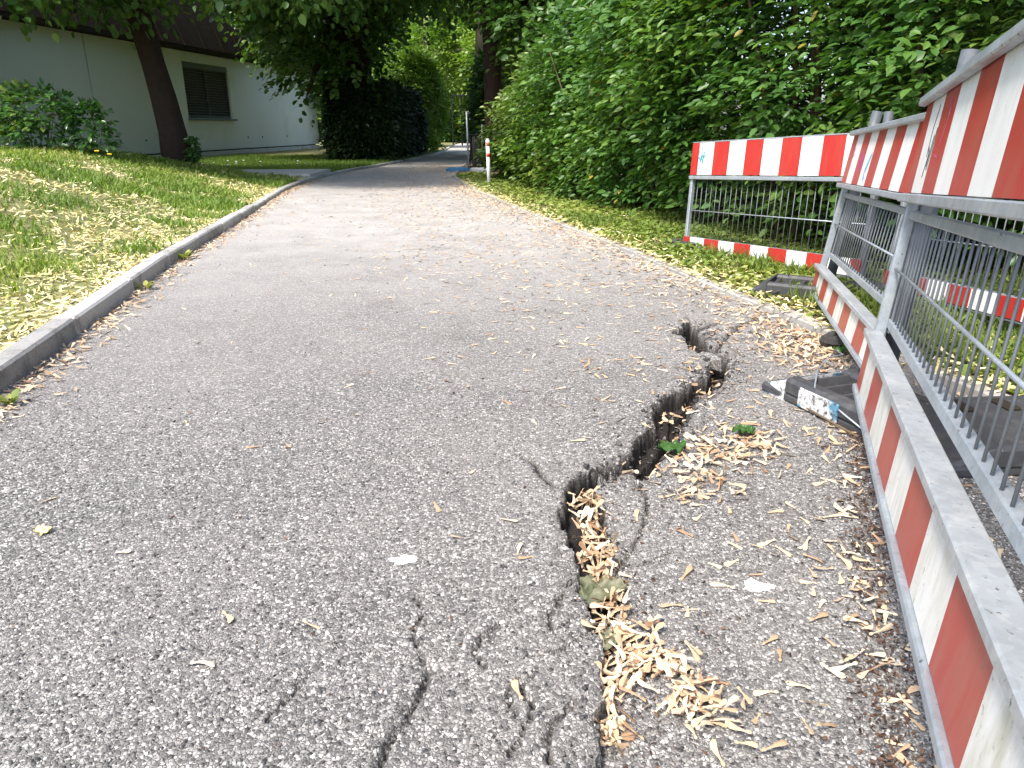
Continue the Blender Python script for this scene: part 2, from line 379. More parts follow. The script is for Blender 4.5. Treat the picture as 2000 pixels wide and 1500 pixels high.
FINE = [([(-0.157,1.175),(-0.168,1.127),(-0.185,1.062),(-0.201,1.015),(-0.215,0.955),(-0.218,0.885)], .010),
        ([(-0.396,1.164),(-0.408,1.120),(-0.423,1.075),(-0.430,1.050)], .006),
        ([(1.370,3.971),(1.30,3.92),(1.232,3.837),(1.117,3.671),(0.997,3.463)], .014),
        ([(0.02,2.16),(0.064,2.113),(0.092,2.006),(0.134,1.929)], .012),
        ([(0.206,1.486),(0.300,1.644),(0.377,1.802),(0.386,1.907),(0.380,2.023)], .007),
        ([(-0.224,1.416),(-0.198,1.333),(-0.212,1.274),(-0.17,1.19)], .005),
        ([(0.010,1.147),(-0.014,1.100),(0.000,1.056)], .005),
        ([(0.112,1.081),(0.076,1.021),(0.059,0.944)], .007),
        ([(0.15,1.46),(0.105,1.40),(0.085,1.33),(0.092,1.27)], .006), ([(0.165,1.30),(0.13,1.25),(0.085,1.22),(0.03,1.20)], .005),
        ([(0.05,1.17),(0.02,1.12),(0.035,1.04),(0.0,.96)], .006), ([(0.26,1.60),(0.33,1.58),(0.40,1.62)], .005), ([(-.02,1.32),(-.07,1.26),(-.06,1.18)], .004)]
def poly_sd(x, y, P):
    """signed distance, positive inside"""
    P = np.asarray(P); Q = np.roll(P, -1, 0); d = np.full(x.shape, 1e9); ins = np.zeros(x.shape, bool)
    for (ax, ay), (bx, by) in zip(P, Q):
        ex, ey = bx-ax, by-ay; t = np.clip(((x-ax)*ex+(y-ay)*ey)/(ex*ex+ey*ey+1e-12), 0, 1)
        d = np.minimum(d, np.hypot(x-ax-t*ex, y-ay-t*ey))
        c = ((ay > y) != (by > y)); xi = ax+(y-ay)*(bx-ax)/(by-ay+1e-12); ins ^= c & (x < xi)
    return np.where(ins, d, -d)
def line_d(x, y, P):
    d = np.full(x.shape, 1e9)
    for (ax, ay), (bx, by) in zip(P[:-1], P[1:]):
        ex, ey = bx-ax, by-ay; t = np.clip(((x-ax)*ex+(y-ay)*ey)/(ex*ex+ey*ey+1e-12), 0, 1)
        d = np.minimum(d, np.hypot(x-ax-t*ex, y-ay-t*ey))
    return d
CY = [.7, .83, 1.2, 1.5, 1.8, 1.95, 2.05, 2.2, 2.4, 2.6, 2.8, 3.0, 3.3, 3.6, 3.8, 4.3]
CX = [.12, .123, .182, .2, .2, .2, .3, .44, .54, .6, .74, .86, .93, .92, .95, 1.0]
def path_z(x, y, want_crack=False):
    x = np.asarray(x, float); y = np.asarray(y, float)
    z = .010*(vnoise(x*1.3, y*1.3, 3)-.5)+.004*(vnoise(x*6, y*6, 5)-.5)
    crack = np.zeros(x.shape)
    m = (y > .6) & (y < 4.4) & (x > -.7) & (x < 1.9)
    if m.any():
        xs, ys = x[m], y[m]
        jit = .016*(vnoise(xs*8.3, ys*8.3, 13)-.5)+.020*(vnoise(xs*21, ys*21, 11)-.5)+.007*(vnoise(xs*47, ys*47, 12)-.5)
        s1 = poly_sd(xs, ys, UP)+.002+.016*sstep(2.9, 3.4, ys); s2 = poly_sd(xs, ys, LOW); sd = np.maximum(s1, s2)+jit
        near = np.exp(-np.maximum(-sd, 0)/.22); fade = sstep(4.4, 3.4, ys)
        left = xs < np.interp(ys, CY, CX)
        zz = np.where(left, .020*near, -.022*np.exp(-np.maximum(-sd, 0)/.35))*fade
        # broken lip of loose, darker pieces
        rough = np.exp(-np.maximum(-sd, 0)/.035)
        zz = zz-.010*rough*vnoise(xs*55, ys*55, 21)*fade
        dep = np.where(s1 > s2, .080+.03*sstep(2.9, 3.4, ys), .062)*(.75+.5*vnoise(xs*30, ys*30, 9))
        inn = sstep(-.001, .012, sd)
        zz = zz-dep*inn
        ck = np.clip(np.minimum(inn*2.2, 1)+.34*rough*(vnoise(xs*40, ys*40, 31) > .55), 0, 1)
        for P, w in FINE:
            d = np.abs(line_d(xs+.012*(vnoise(xs*40, ys*40, 17)-.5)+.018*(vnoise(xs*13, ys*13, 19)-.5), ys+.012*(vnoise(xs*40, ys*40, 18)-.5), P))
            w2 = max(w, .0055)*1.45; g = sstep(w2, 0, d+.001); zz = zz-.020*g; ck = np.maximum(ck, g**1.6)
            zz = zz+.006*np.exp(-(np.maximum(d-w, 0)/.05)**2)*(vnoise(xs*20, ys*20, 8)-.3)
        # shattered patch beside the upper hole
        sp = np.exp(-((xs-1.12)**2/.05+(ys-3.72)**2/.03)); zz += .035*sp*(vnoise(xs*22, ys*22, 41)-.35)
        ck = np.maximum(ck, .8*sstep(.62, .75, vnoise(xs*26, ys*26, 43))*sstep(.25, .7, sp))
        z = z.copy(); z[m] += zz; crack[m] = ck
    return (z, crack) if want_crack else z
def straw(x, y):
    b = vnoise(x*1.1, y*1.1, 91)*.6+vnoise(x*3.1, y*3.1, 92)*.4
    return b+.25*np.exp(-((x+4.9)**2/.8+(y-7.6)**2/1.0))+.18*np.exp(-((x+6.6)**2/1.2+(y-8.8)**2/.8))+.22*np.exp(-((kerb_x(y)-.3-x)**2/.12))*(y < 5.5)
def lawn_z(x, y):
    d = kerb_x(y)-.11-x
    g = sstep(.5, 6.5, y)*(1-sstep(11.5, 18.5, y))
    far = .03*sstep(0, 6, d)
    return .075-.04*sstep(6, 10.5, y)+far+.60*sstep(0, 3.3, d)*g+.10*(vnoise(x*.7, y*.7, 2)-.5)*sstep(.2, 2, d)*(.25+.75*g)+.03*(vnoise(x*3, y*3, 4)-.5)*sstep(.1, .8, d)
def verge_z(x, y):
    d = x-edge_x(y)
    return .012+.03*(vnoise(x*2.2, y*2.2, 6)-.5)*sstep(.05, .5, d)-.035*sstep(.2, 1.2, d)*sstep(4, 6, y)+.25*sstep(1.6, 5, d)

# ground sheet to the horizon, lawn, verge, path
g = MB(); g.add([(-400, -60, -.14), (400, -60, -.14), (400, 500, -.14), (-400, 500, -.14)], [(0, 1, 2, 3)])
tag(g.build('ground', M['earth']), kind='structure')
def sheet(name, xf0, xf1, us, ys, zf, mat, kind='structure', extra=False, parent=None):
    Y = np.repeat(ys[:, None], len(us), 1); X0 = xf0(ys)[:, None]; X1 = xf1(ys)[:, None]
    X = X0+(X1-X0)*us[None, :]
    if extra: Z, ck = zf(X.ravel(), Y.ravel(), True)
    else: Z = zf(X.ravel(), Y.ravel()); ck = None
    if extra:       # ragged broken faces inside the crack
        zf_ = Z*0; xr, yr = X.ravel().copy(), Y.ravel().copy(); w_ = np.clip(ck*(1-ck)*4, 0, 1)+.35*(ck > .3)
        xr += .012*w_*(vnoise(xr*70+Z*160, yr*40+Z*230, 201)-.5); yr += .012*w_*(vnoise(xr*40+Z*210, yr*70+Z*150, 202)-.5)
        X, Y = xr.reshape(X.shape), yr.reshape(Y.shape)
    n = len(us); i = (np.arange(len(ys)-1)[:, None]*n+np.arange(n-1)[None, :]).ravel()
    F = np.stack([i, i+1, i+n+1, i+n], 1)
    me = build_mesh(name, np.stack([X.ravel(), Y.ravel(), Z], 1), [F], mat, smooth=True, extra={'crack': ck} if extra else None)
    if extra:
        rough_f = (ck[F] > .12).any(1); me.polygons.foreach_set('use_smooth', ~rough_f)
    o = link(name, me, parent); return tag(o, kind=kind)
ys_path = np.concatenate([np.arange(-6, .75, .25), np.arange(.75, 4.35, .0076), np.geomspace(4.36, 62, 70)])
us_path = np.concatenate([np.linspace(0, .29, 11)[:-1], np.linspace(.29, .97, 350), np.linspace(.97, 1, 4)[1:]])
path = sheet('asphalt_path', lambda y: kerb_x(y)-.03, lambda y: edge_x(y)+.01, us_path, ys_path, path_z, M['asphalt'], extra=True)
us = np.linspace(0, 1, 60)**1.7
ys_l = np.concatenate([np.arange(-6, 2, .5), np.arange(2, 20, .16), np.arange(20, 62, .8)])
lawn = sheet('lawn_ground', lambda y: kerb_x(y)-.115, lambda y: kerb_x(y)-34, us, ys_l, lawn_z, M['lawn_soil'])
verge = sheet('verge_ground', lambda y: edge_x(y)+.085, lambda y: edge_x(y)+30, us, ys_l, verge_z, M['soil'])
# concrete pad beside the kerb and sunlit lawn strip far behind are part of the setting
pad = MB()
pp = [(-3.98, 15.1), (-3.99, 16.9), (-6.6, 16.6), (-6.3, 15.5)]
V = []
for zt in (0.0, .118):
    V += [(x, y, zt) for x, y in pp]
pad.add(V, [(4, 5, 6, 7), (0, 1, 5, 4), (1, 2, 6, 5), (2, 3, 7, 6), (3, 0, 4, 7)])
tag(pad.build('concrete_pad', M['pad']), kind='structure')

# kerb: single stones, and the flush concrete edging on the right
def along(fx, y0, L):
    y1 = y0
    while True:
        y1 += .01
        if math.hypot(float(fx(y1))-float(fx(y0)), y1-y0) >= L: return y1
kerb = tag(bpy.data.objects.new('kerb', None), kind='structure'); COL.objects.link(kerb)
y = -1.2; i = 0
while y < 44:
    L = .98 if y < 24 else 2.0
    y1 = along(kerb_x, y, L)
    p0 = np.array([float(kerb_x(y)), y]); p1 = np.array([float(kerb_x(y1)), y1])
    t = unit(p1-p0); nrm = np.array([-t[1], t[0]])
    c = (p0+p1)/2+nrm*.055
    dz = random.uniform(-.006, .006); tl = random.uniform(-.02, .02)
    ax = np.array([[t[0], t[1], random.uniform(-.004, .004)], [nrm[0], nrm[1], tl], [0, 0, 1.]])
    b = MB().box((c[0], c[1], -.02-.04*float(sstep(6, 10.5, np.float64(y)))+dz), (L-.02, .105, .235), ax, .012)
    b.build('kerbstone', M['kerb'], kerb); y = y1; i += 1
edging = tag(bpy.data.objects.new('edging', None), kind='structure'); COL.objects.link(edging)
y = .2
while y < 22:
    y1 = along(edge_x, y, .99)
    p0 = np.array([float(edge_x(y)), y]); p1 = np.array([float(edge_x(y1)), y1]); t = unit(p1-p0); nrm = np.array([t[1], -t[0]])
    c = (p0+p1)/2+nrm*.05; ax = np.array([[t[0], t[1], random.uniform(-.01, .01)], [nrm[0], nrm[1], random.uniform(-.05, .05)], [0, 0, 1.]])
    MB().box((c[0], c[1], -.075+random.uniform(-.004, .01)), (.98, .075, .2), ax, .008).build('edging_stone', M['edging'], edging); y = y1

# ------------------------------------------------------------------ real stone chips standing out of the near asphalt
def chips():
    n = 33000
    y = .72+2.5*rng.random(n)**1.5; hw = .95*y+.25
    x = (rng.random(n)*2-1)*np.minimum(hw, 1.9)
    keep = (x < edge_x(y)-.02) & (x > kerb_x(y)+.02) & (rng.random(n) < np.clip(1.45*(1-sstep(1.3, 3.1, y))*(hw/2.2+.35), 0, 1))
    x, y = x[keep], y[keep]; z, ck = path_z(x, y, True); k2 = ck < .25; x, y, z = x[k2], y[k2], z[k2]; n = len(x)
    r = (.0022+.0046*rng.random(n)**1.7); k = 4
    a = np.arange(k)/k*2*math.pi
    A = a[None, :]+rng.random((n, 1))*6.28+rng.normal(0, .18, (n, k)); rr = r[:, None]*(.75+.5*rng.random((n, k)))
    asp = .75+.5*rng.random((n, 1))
    bx = x[:, None]+rr*np.cos(A)*asp; by = y[:, None]+rr*np.sin(A)/asp
    h = (.0008+.0022*rng.random((n, 1))); tiltx = rng.normal(0, .12, (n, 1)); tilty = rng.normal(0, .12, (n, 1))
    tx = x[:, None]+(bx-x[:, None])*.72; ty = y[:, None]+(by-y[:, None])*.72
    tz = z[:, None]+h+(tx-x[:, None])*tiltx+(ty-y[:, None])*tilty
    bz = np.repeat(z[:, None]-.003, k, 1)
    V = np.concatenate([np.stack([bx, by, bz], 2), np.stack([tx, ty, tz], 2)], 1)     # n,10,3
    base = (np.arange(n)*2*k)[:, None]
    quads = np.concatenate([np.stack([base[:, 0]+i, base[:, 0]+(i+1) % k, base[:, 0]+k+(i+1) % k, base[:, 0]+k+i], 1) for i in range(k)])
    tops = base+k+np.arange(k)[None, :]
    v = np.repeat(np.clip(rng.beta(1.5, 1.7, n), 0, 1), 2*k)
    me = build_mesh('stone_chips', V.reshape(-1, 3), [quads, tops], M['chip'], v=v)
    tag(link('stone_chips', me, path), 'pale and dark stone chips in the worn asphalt', kind='stuff')
chips()
def rubble():
    n = 1500; y = .85+2.95*rng.random(n); x = np.interp(y, CY, CX)+rng.normal(0, .05, n)
    k = rng.random(n) < .45+.55*(y > 1.95); x, y = x[k], y[k]; n = len(x); z = path_z(x, y)
    T = np.array([[1, 0, 0], [-1, 0, 0], [0, 1, 0], [0, -1, 0], [0, 0, .8], [0, 0, -.8]]); F = np.array([[0, 2, 4], [2, 1, 4], [1, 3, 4], [3, 0, 4], [2, 0, 5], [1, 2, 5], [3, 1, 5], [0, 3, 5]])
    S = (.002+(.0035+.006*(y > 2))*rng.random(n)**2)[:, None, None]
    V = (T[None]*(.6+.7*rng.random((n, 6, 1)))+rng.normal(0, .22, (n, 6, 3)))*S+np.stack([x, y, z+.003], 1)[:, None, :]
    me = build_mesh('rubble', V.reshape(-1, 3), [(F[None]+(np.arange(n)*6)[:, None, None]).reshape(-1, 3)], M['chip'], v=np.repeat(.45*rng.random(n)**1.5, 6))
    tag(link('rubble', me, path), 'loose dark asphalt crumbs along the crack', kind='stuff')
rubble()

# ------------------------------------------------------------------ leaves
def leaf_template(kind):
    if kind == 'full':       # pointed oval, folded on its midrib, tip drooping: 8 verts
        V = np.array([[0, 0, 0], [.32, .24, .055], [.68, .21, .03], [1, 0, -.10], [.68, -.21, .03], [.32, -.24, .055], [.34, 0, 0], [.68, 0, -.02]])
        T = np.array([[0, 6, 1], [0, 5, 6], [7, 3, 2], [7, 4, 3]]); Q = np.array([[6, 7, 2, 1], [6, 5, 4, 7]])
    elif kind == 'hex':      # two folded quads
        V = np.array([[0, 0, 0], [.30, .23, .06], [.70, .20, .02], [1, 0, -.10], [.70, -.20, .02], [.30, -.23, .06]])
        T = np.zeros((0, 3), int); Q = np.array([[0, 3, 2, 1], [0, 5, 4, 3]])
    elif kind == 'round':
        V = np.array([[0, 0, 0], [.28, .36, .07], [.70, .30, .02], [1, 0, -.12], [.70, -.30, .02], [.28, -.36, .07]])
        T = np.zeros((0, 3), int); Q = np.array([[0, 3, 2, 1], [0, 5, 4, 3]])
    else:                    # far leaf, two triangles
        V = np.array([[0, 0, 0], [.45, .36, .05], [1, 0, -.05], [.45, -.36, .05]])
        T = np.array([[0, 2, 1], [0, 3, 2]]); Q = np.zeros((0, 4), int)
    return V, T, Q
def frames(axis, nrm):
    x = unit(axis); z = nrm-(nrm*x).sum(1, keepdims=True)*x; z = unit(z); y = np.cross(z, x)
    return np.stack([x, y, z], 1)          # rows are local axes
def leaves_mesh(name, P, Fm, S, mat, kind='full', v=None, origin=(0, 0, 0)):
    T, tri, quad = leaf_template(kind); n = len(P); k = len(T)
    V = np.einsum('kj,nji->nki', T, Fm)*S[:, None, None]+(P-np.asarray(origin))[:, None, :]
    b = (np.arange(n)*k)[:, None, None]
    faces = [(tri[None]+b).reshape(-1, 3)] if len(tri) else []
    if len(quad): faces.append((quad[None]+b).reshape(-1, 4))
    if v is None: v = rng.random(n)
    return build_mesh(name, V.reshape(-1, 3), faces, mat, v=np.repeat(v, k))
def sprays(O, D, N, length, nleaf, lsize, spread=.9, droop=.25, hang=-.28):
    """O origins, D axes, N plane normals -> leaf positions, frames, sizes"""
    n = len(O); D = unit(D); N = unit(N-(N*D).sum(1, keepdims=True)*D); S = np.cross(N, D)
    Ls = length*(.7+.6*rng.random(n))
    P, A, NN, Z = [], [], [], []
    for j in range(nleaf):
        t = (j+.6)/nleaf; sg = 1 if j % 2 else -1
        p = O+D*(Ls*t)[:, None]+np.array([0, 0, -1.])*(droop*Ls*t*t)[:, None]+rng.normal(0, .012, (n, 3))
        last = j == nleaf-1
        ang = (0 if last else spread)*(.8+.4*rng.random(n))
        a = D*np.cos(ang)[:, None]+S*(sg*np.sin(ang))[:, None]+np.array([0, 0, hang])+rng.normal(0, .16, (n, 3))
        P.append(p); A.append(a); NN.append(N+rng.normal(0, .28, (n, 3))); Z.append(lsize*(.65+.6*rng.random(n))*(1.0-.2*(j == 0)))
    P = np.concatenate(P); A = np.concatenate(A); NN = np.concatenate(NN); Z = np.concatenate(Z)
    return P, frames(A, NN), Z
LEAFPROTO = {}
def leaf_objs(parent, P, Fm, S, v, mat, count):
    """single leaves as parts, sharing four meshes"""
    key = mat.name
    if key not in LEAFPROTO:
        T, tri, quad = leaf_template('full'); pr = []
        for q in range(5):
            Vq = T*np.array([1, random.uniform(.85, 1.15), random.uniform(.5, 1.6)])
            pr.append(build_mesh('leaf', Vq, [tri, quad], mat, v=np.full(8, .15+.2*q)))
        LEAFPROTO[key] = pr
    pr = LEAFPROTO[key]; org = np.array(parent.location)
    from mathutils import Matrix
    for i in range(count):
        o = bpy.data.objects.new('leaf', pr[min(4, int(v[i]*5))]); o.parent = parent
        f = Fm[i].T*S[i]; p = P[i]-org
        o.matrix_local = Matrix(((f[0, 0], f[0, 1], f[0, 2], p[0]), (f[1, 0], f[1, 1], f[1, 2], p[1]), (f[2, 0], f[2, 1], f[2, 2], p[2]), (0, 0, 0, 1)))
        COL.objects.link(o)
CAM = np.array([0, 0, 1.])
def apparent(P, S):
    v = P-CAM; f = np.array([0, math.cos(R(19.2)), -math.sin(R(19.2))]); u = np.array([0, f[2]*-1, f[1]])
    z = v @ f; px = v[:, 0]/z*1444; py = (v @ u)/z*1444
    s = S/np.maximum(z, .1); s[(z < .2) | (abs(px) > 990) | (abs(py) > 740)] = 0
    return s

def shrub(name, label, cat, base, rx, ry, h, mat, nspray, lsize=.11, slen=.42, nparts=0, face=(-.8, -.6), group=None, bulge=.35, stems=7, z0=.04, kindtag='foliage', fill=.0):
    r = root(name, (base[0], base[1], base[2]), label, cat, group)
    n = nspray
    th = rng.random(n)*2*math.pi; fa = math.atan2(face[1], face[0])
    bias = rng.random(n) < .7
    th = np.where(bias, fa+rng.normal(0, .85, n), th)
    t = z0+(1-z0)*rng.random(n)**.8
    prof = np.sqrt(np.clip(1-np.maximum((t-.45)/.62, 0)**2.2, 0.02, 1))*(.66+.34*sstep(0, .30, t))
    lump = 1+.42*(vnoise(th*2.2+base[0]*3, t*h*1.5, 51)-.5)*2*bulge+.34*(vnoise(th*5+base[1], t*h*3.0, 52)-.5)
    dep = 1-np.abs(rng.normal(0, .13, n))-fill*rng.random(n)*(rng.random(n) < .45)
    rad = prof*lump*dep
    out = np.stack([np.cos(th), np.sin(th), np.zeros(n)], 1)
    O = np.stack([base[0]+rx*rad*np.cos(th), base[1]+ry*rad*np.sin(th), base[2]+t*h*(.92+.12*lump)], 1)
    upw = sstep(.6, 1, t)[:, None]
    tang = np.stack([-np.sin(th), np.cos(th), np.zeros(n)], 1)
    D = out*(1-.4*upw)+np.array([0, 0, 1.])*(.15+.8*upw)+tang*rng.normal(0, .55, (n, 1))+rng.normal(0, .22, (n, 3))+np.array([-.25, -.1, -.12])
    N = np.array([0, 0, 1.])*.9+out*.55+rng.normal(0, .25, (n, 3))
    O = O-unit(D)*slen*.6
    P, Fm, S = sprays(O, D, N, slen, 6, lsize)
    ok = P[:, 2] > base[2]+.02
    P, Fm, S = P[ok], Fm[ok], S[ok]
    # colour follows the clump a leaf grows in, plus its own
    v = np.clip(.55*vnoise(P[:, 0]*1.7+P[:, 1]*.6, P[:, 2]*1.7+P[:, 1]*1.1, 61)+.45*rng.random(len(P)), 0, .93); v[rng.random(len(P)) < .006] = 1.
    if nparts:
        order = np.argsort(-apparent(P, S.copy())); sel = order[:nparts]; rest = order[nparts:]
        # keep the nearest outer leaves as single parts
        leaf_objs(r, P[sel], Fm[sel], S[sel], v[sel], mat, len(sel))
        P, Fm, S, v = P[rest], Fm[rest], S[rest], v[rest]
    me = leaves_mesh(kindtag, P, Fm, S, mat, 'hex', v, base)
    tag(link(kindtag, me, r), kind='stuff')
    for k in range(stems):
        a = fa+random.uniform(-1.6, 1.6); q = random.uniform(.1, .45)
        p0 = np.array([base[0]+rx*q*math.cos(a), base[1]+ry*q*math.sin(a), base[2]-.05]); hh = h*random.uniform(.6, .95)
        p1 = p0+np.array([math.cos(a)*rx*.25, math.sin(a)*ry*.25, hh*.5]); p2 = p1+np.array([math.cos(a)*rx*.3, math.sin(a)*ry*.3, hh*.45])
        MB().tube([p0, p1, p2], [.022*h/3, .016*h/3, .005], 6).build('stem', M['twig'], r, True)
    return r

# ------------------------------------------------------------------ the long hedge on the right: shrub beside shrub
HEDGE = [ # x, y, rx, ry, h, sprays, leaf, parts, mat
    (.55, 15.4, 1.0, 1.2, 1.65, 1500, .105, 300, 'hedge_y', 'pale yellow green hedge shrub just behind the striped bollard'),
    (1.10, 13.3, 1.2, 1.4, 2.15, 2000, .105, 300, 'hedge_y', 'light green hedge shrub second behind the striped bollard'),
    (1.72, 11.5, 1.35, 1.4, 2.75, 2500, .105, 300, 'hedge', 'tall hedge shrub in the middle between bollard and barriers, farther of two'),
    (2.12, 9.9, 1.3, 1.4, 3.5, 2900, .102, 300, 'hedge', 'tall hedge shrub in the middle between bollard and barriers, nearer of two'),
    (2.52, 8.5, 1.3, 1.3, 4.2, 3100, .10, 300, 'hedge', 'green hedge shrub left of the crosswise red and white barrier'),
    (2.98, 7.1, 1.25, 1.25, 4.6, 3200, .098, 300, 'hedge', 'dark green hedge shrub behind the crosswise red and white barrier'),
    (3.58, 5.8, 1.3, 1.3, 4.7, 3200, .096, 300, 'hedge', 'green hedge shrub above the middle barrier with round post tops'),
    (4.05, 4.5, 1.25, 1.25, 4.7, 2700, .095, 300, 'hedge', 'hedge shrub behind the tall near barrier board'),
    (4.25, 3.2, 1.3, 1.3, 4.7, 1500, .095, 300, 'hedge', 'nearest hedge shrub at the right edge of the picture'),
]
for (x, y, rx, ry, h, ns, ls, npt, mt, lab) in HEDGE:
    shrub('hedge_shrub', lab, 'shrub', (x, y, float(verge_z(np.array([x]), np.array([y]))[0])), rx, ry, h, M[mt], ns, ls, .40, npt, fill=.55, bulge=.6, group='shrubs of the long hedge on the right')

# ------------------------------------------------------------------ trees
def tree(name, label, base, top, r0, r1, blobs, mat, lsize, dens, bark, limbs=True, group=None, nl=6, kind='round', slen=.6, mids=()):
    r = root(name, base, label, 'tree', group)
    base = np.array(base, float); top = np.array(top, float)
    k = 9; pts = []; rs = []
    for i in range(k):
        t = i/(k-1); p = base+(top-base)*t+np.array([math.sin(t*5+base[0])*.05, math.cos(t*4)*.05, 0])*(t*(1-t)*4)
        pts.append(p); rs.append(r0+(r1-r0)*t+r0*.35*math.exp(-t*14))
    pts[0] = pts[0]-np.array([0, 0, .15])
    tr = MB().tube(pts, rs, 14)
    V = tr.V[0]; V += (np.stack([vnoise(V[:, 0]*9, V[:, 2]*3, 5), vnoise(V[:, 1]*9, V[:, 2]*3, 6), V[:, 2]*0], 1)-np.array([.5, .5, 0]))*r0*.25
    trunk = tr.build('trunk', bark, r, True)
    PP, FF, SS = [], [], []
    for bi, (cx, cy, cz, bx, by, bz) in enumerate(blobs):
        area = 4*math.pi*((bx*by)**1.6+(bx*bz)**1.6+(by*bz)**1.6)**(1/1.6)/3**(1/1.6)
        n = int(area*dens)
        d = unit(rng.normal(0, 1, (n, 3))); rad = (1-np.abs(rng.normal(0, .22, n)))[:, None]
        lump = (1+.35*(vnoise(d[:, 0]*3+bi*7, d[:, 1]*3+d[:, 2]*4, 71)-.5))[:, None]
        O = np.array([cx, cy, cz])+d*rad*lump*np.array([bx, by, bz])
        D = d*np.array([1, 1, .4])+rng.normal(0, .4, (n, 3))+np.array([0, 0, -.08]); N = np.array([0, 0, 1.])+d*.4+rng.normal(0, .3, (n, 3))
        P, Fm, S = sprays(O, D, N, slen, nl, lsize, .95, .18, -.12); PP.append(P); FF.append(Fm); SS.append(S)
        if limbs:
            t = min(.97, max(.35, random.uniform(.45, .95))); p0 = base+(top-base)*t; c = np.array([cx, cy, cz])
            mid = (p0+c)/2+np.array([0, 0, .25])
            MB().tube([p0, mid, c, c+(c-mid)*.5], [r1*.7, r1*.5, r1*.3, .01], 7).build('limb', bark, r, True)
    P = np.concatenate(PP); Fm = np.concatenate(FF); S = np.concatenate(SS)
    v = np.clip(.55*vnoise(P[:, 0]*1.1+P[:, 1]*.7, P[:, 2]*1.1+P[:, 1]*.5, 63)+.45*rng.random(len(P)), 0, 1)
    tag(link('crown', leaves_mesh('crown', P, Fm, S, mat, kind, v, base), r), kind='stuff')
    return r
tz = float(lawn_z(np.array([-6.3]), np.array([14.6]))[0])
tree('lawn_tree', 'brown trunk leaning before the white wall, with a wide overhanging crown', (-6.3, 14.6, tz), (-7.05, 14.8, 5.0), .24, .16,
     [(-6.9, 14.4, 5.3, 3.0, 2.3, 1.5), (-3.75, 12.6, 3.82, 1.2, 1.0, .70), (-2.75, 13.0, 4.1, 1.1, 1.0, .6), (-10.2, 13.6, 4.7, 2.0, 2.0, 1.2), (-5.0, 13.4, 4.5, 1.6, 1.3, 1.0), (-8.5, 12.2, 3.95, 1.3, 1.0, .75), (-6.7, 12.0, 3.95, .95, .8, .6), (-9.6, 11.4, 3.75, .9, .8, .6), (-6.5, 13.3, 3.45, 1.2, .8, .5), (-7.2, 11.9, 3.35, 1.05, .8, .48), (-4.7, 15.8, 5.0, 1.9, 1.8, 1.0), (-7.2, 14.3, 3.75, 1.2, .9, .5)],
     M['linden'], .14, 30, M['bark'])
tree('ivy_tree', 'dark broad trunk rising behind the clipped dark hedge', (-4.6, 23.8, .05), (-4.5, 24.2, 6.5), .45, .3,
     [(-5.4, 23.5, 5.6, 3.2, 3.2, 1.9), (-2.6, 22.2, 5.4, 2.0, 2.2, 1.1), (-7.4, 21.6, 5.5, 2.2, 2.0, 1.2), (-3.4, 27.0, 6.0, 2.4, 2.4, 1.5), (-6.5, 27.5, 4.4, 2.4, 2.6, 1.6), (-4.6, 20.6, 4.9, 1.6, 1.5, .9), (-6.4, 24.6, 3.9, 1.3, 1.2, .7), (-9.2, 37.0, 3.0, 2.0, 1.8, 2.4), (-4.6, 23.3, 3.4, 1.0, .9, 1.3), (-5.7, 23.2, 2.5, .9, .7, .6)],
     M['linden'], .20, 14, M['bark'], slen=.7)
tree('path_tree', 'dark brown trunk above the left end of the long hedge', (-.42, 20.6, 0), (-.75, 20.8, 6.5), .25, .2,
     [(.9, 20.2, 5.2, 2.4, 2.2, 1.7), (-1.5, 19.8, 5.7, 1.6, 1.6, .8), (2.4, 18.2, 4.4, 2.0, 1.9, 1.7), (1.3, 19.8, 3.4, 1.4, 1.5, 1.5), (.9, 18.4, 3.7, 1.1, 1.1, 1.1)],
     M['linden'], .17, 22, M['bark'], slen=.7)
tree('pale_tree', 'pale grey trunk left of the dark brown trunk by the path', (-1.25, 27.5, 0), (-1.0, 27.5, 7.0), .2, .17,
     [(-.4, 29.5, 7.2, 3.0, 2.2, 1.6), (1.6, 26.5, 3.6, 1.7, 2.0, 2.4)], M['far'], .20, 18, M['bark_pale'], slen=.8, kind='flat')
tree('bright_tree', 'sunlit pale green tree filling the gap over the far path', (-4.4, 39.5, 0), (-4.1, 39.5, 6.0), .2, .14,
     [(-4.3, 38.8, 4.3, 1.7, 1.6, 1.8), (-2.6, 39.6, 5.4, 1.7, 1.6, 1.5), (-.7, 37.0, 4.0, 1.3, 1.5, 1.9), (-1.3, 40.5, 5.0, 1.6, 1.6, 1.8)], M['far'], .20, 22, M['bark_pale'], slen=.8, kind='flat')
tree('lawn_end_tree', 'lit brown trunk on the far lawn where the path ends', (-4.7, 54, .1), (-4.4, 54, 7), .34, .24,
     [(-4.6, 53, 5.7, 4.2, 3.0, 2.9), (-1.2, 53, 5.0, 3.2, 3.0, 2.6), (-8.5, 52, 5.0, 3.4, 3.0, 3.4), (-3.2, 49, 5.2, 2.6, 2.0, 2.2)], M['far'], .28, 11, M['bark_pale'], slen=1.0, kind='flat')
BT = [(-24, 56), (-17, 60), (-11.5, 62), (-6.5, 66), (-2, 64), (3, 61), (8, 54), (15, 25), (13, 16)]
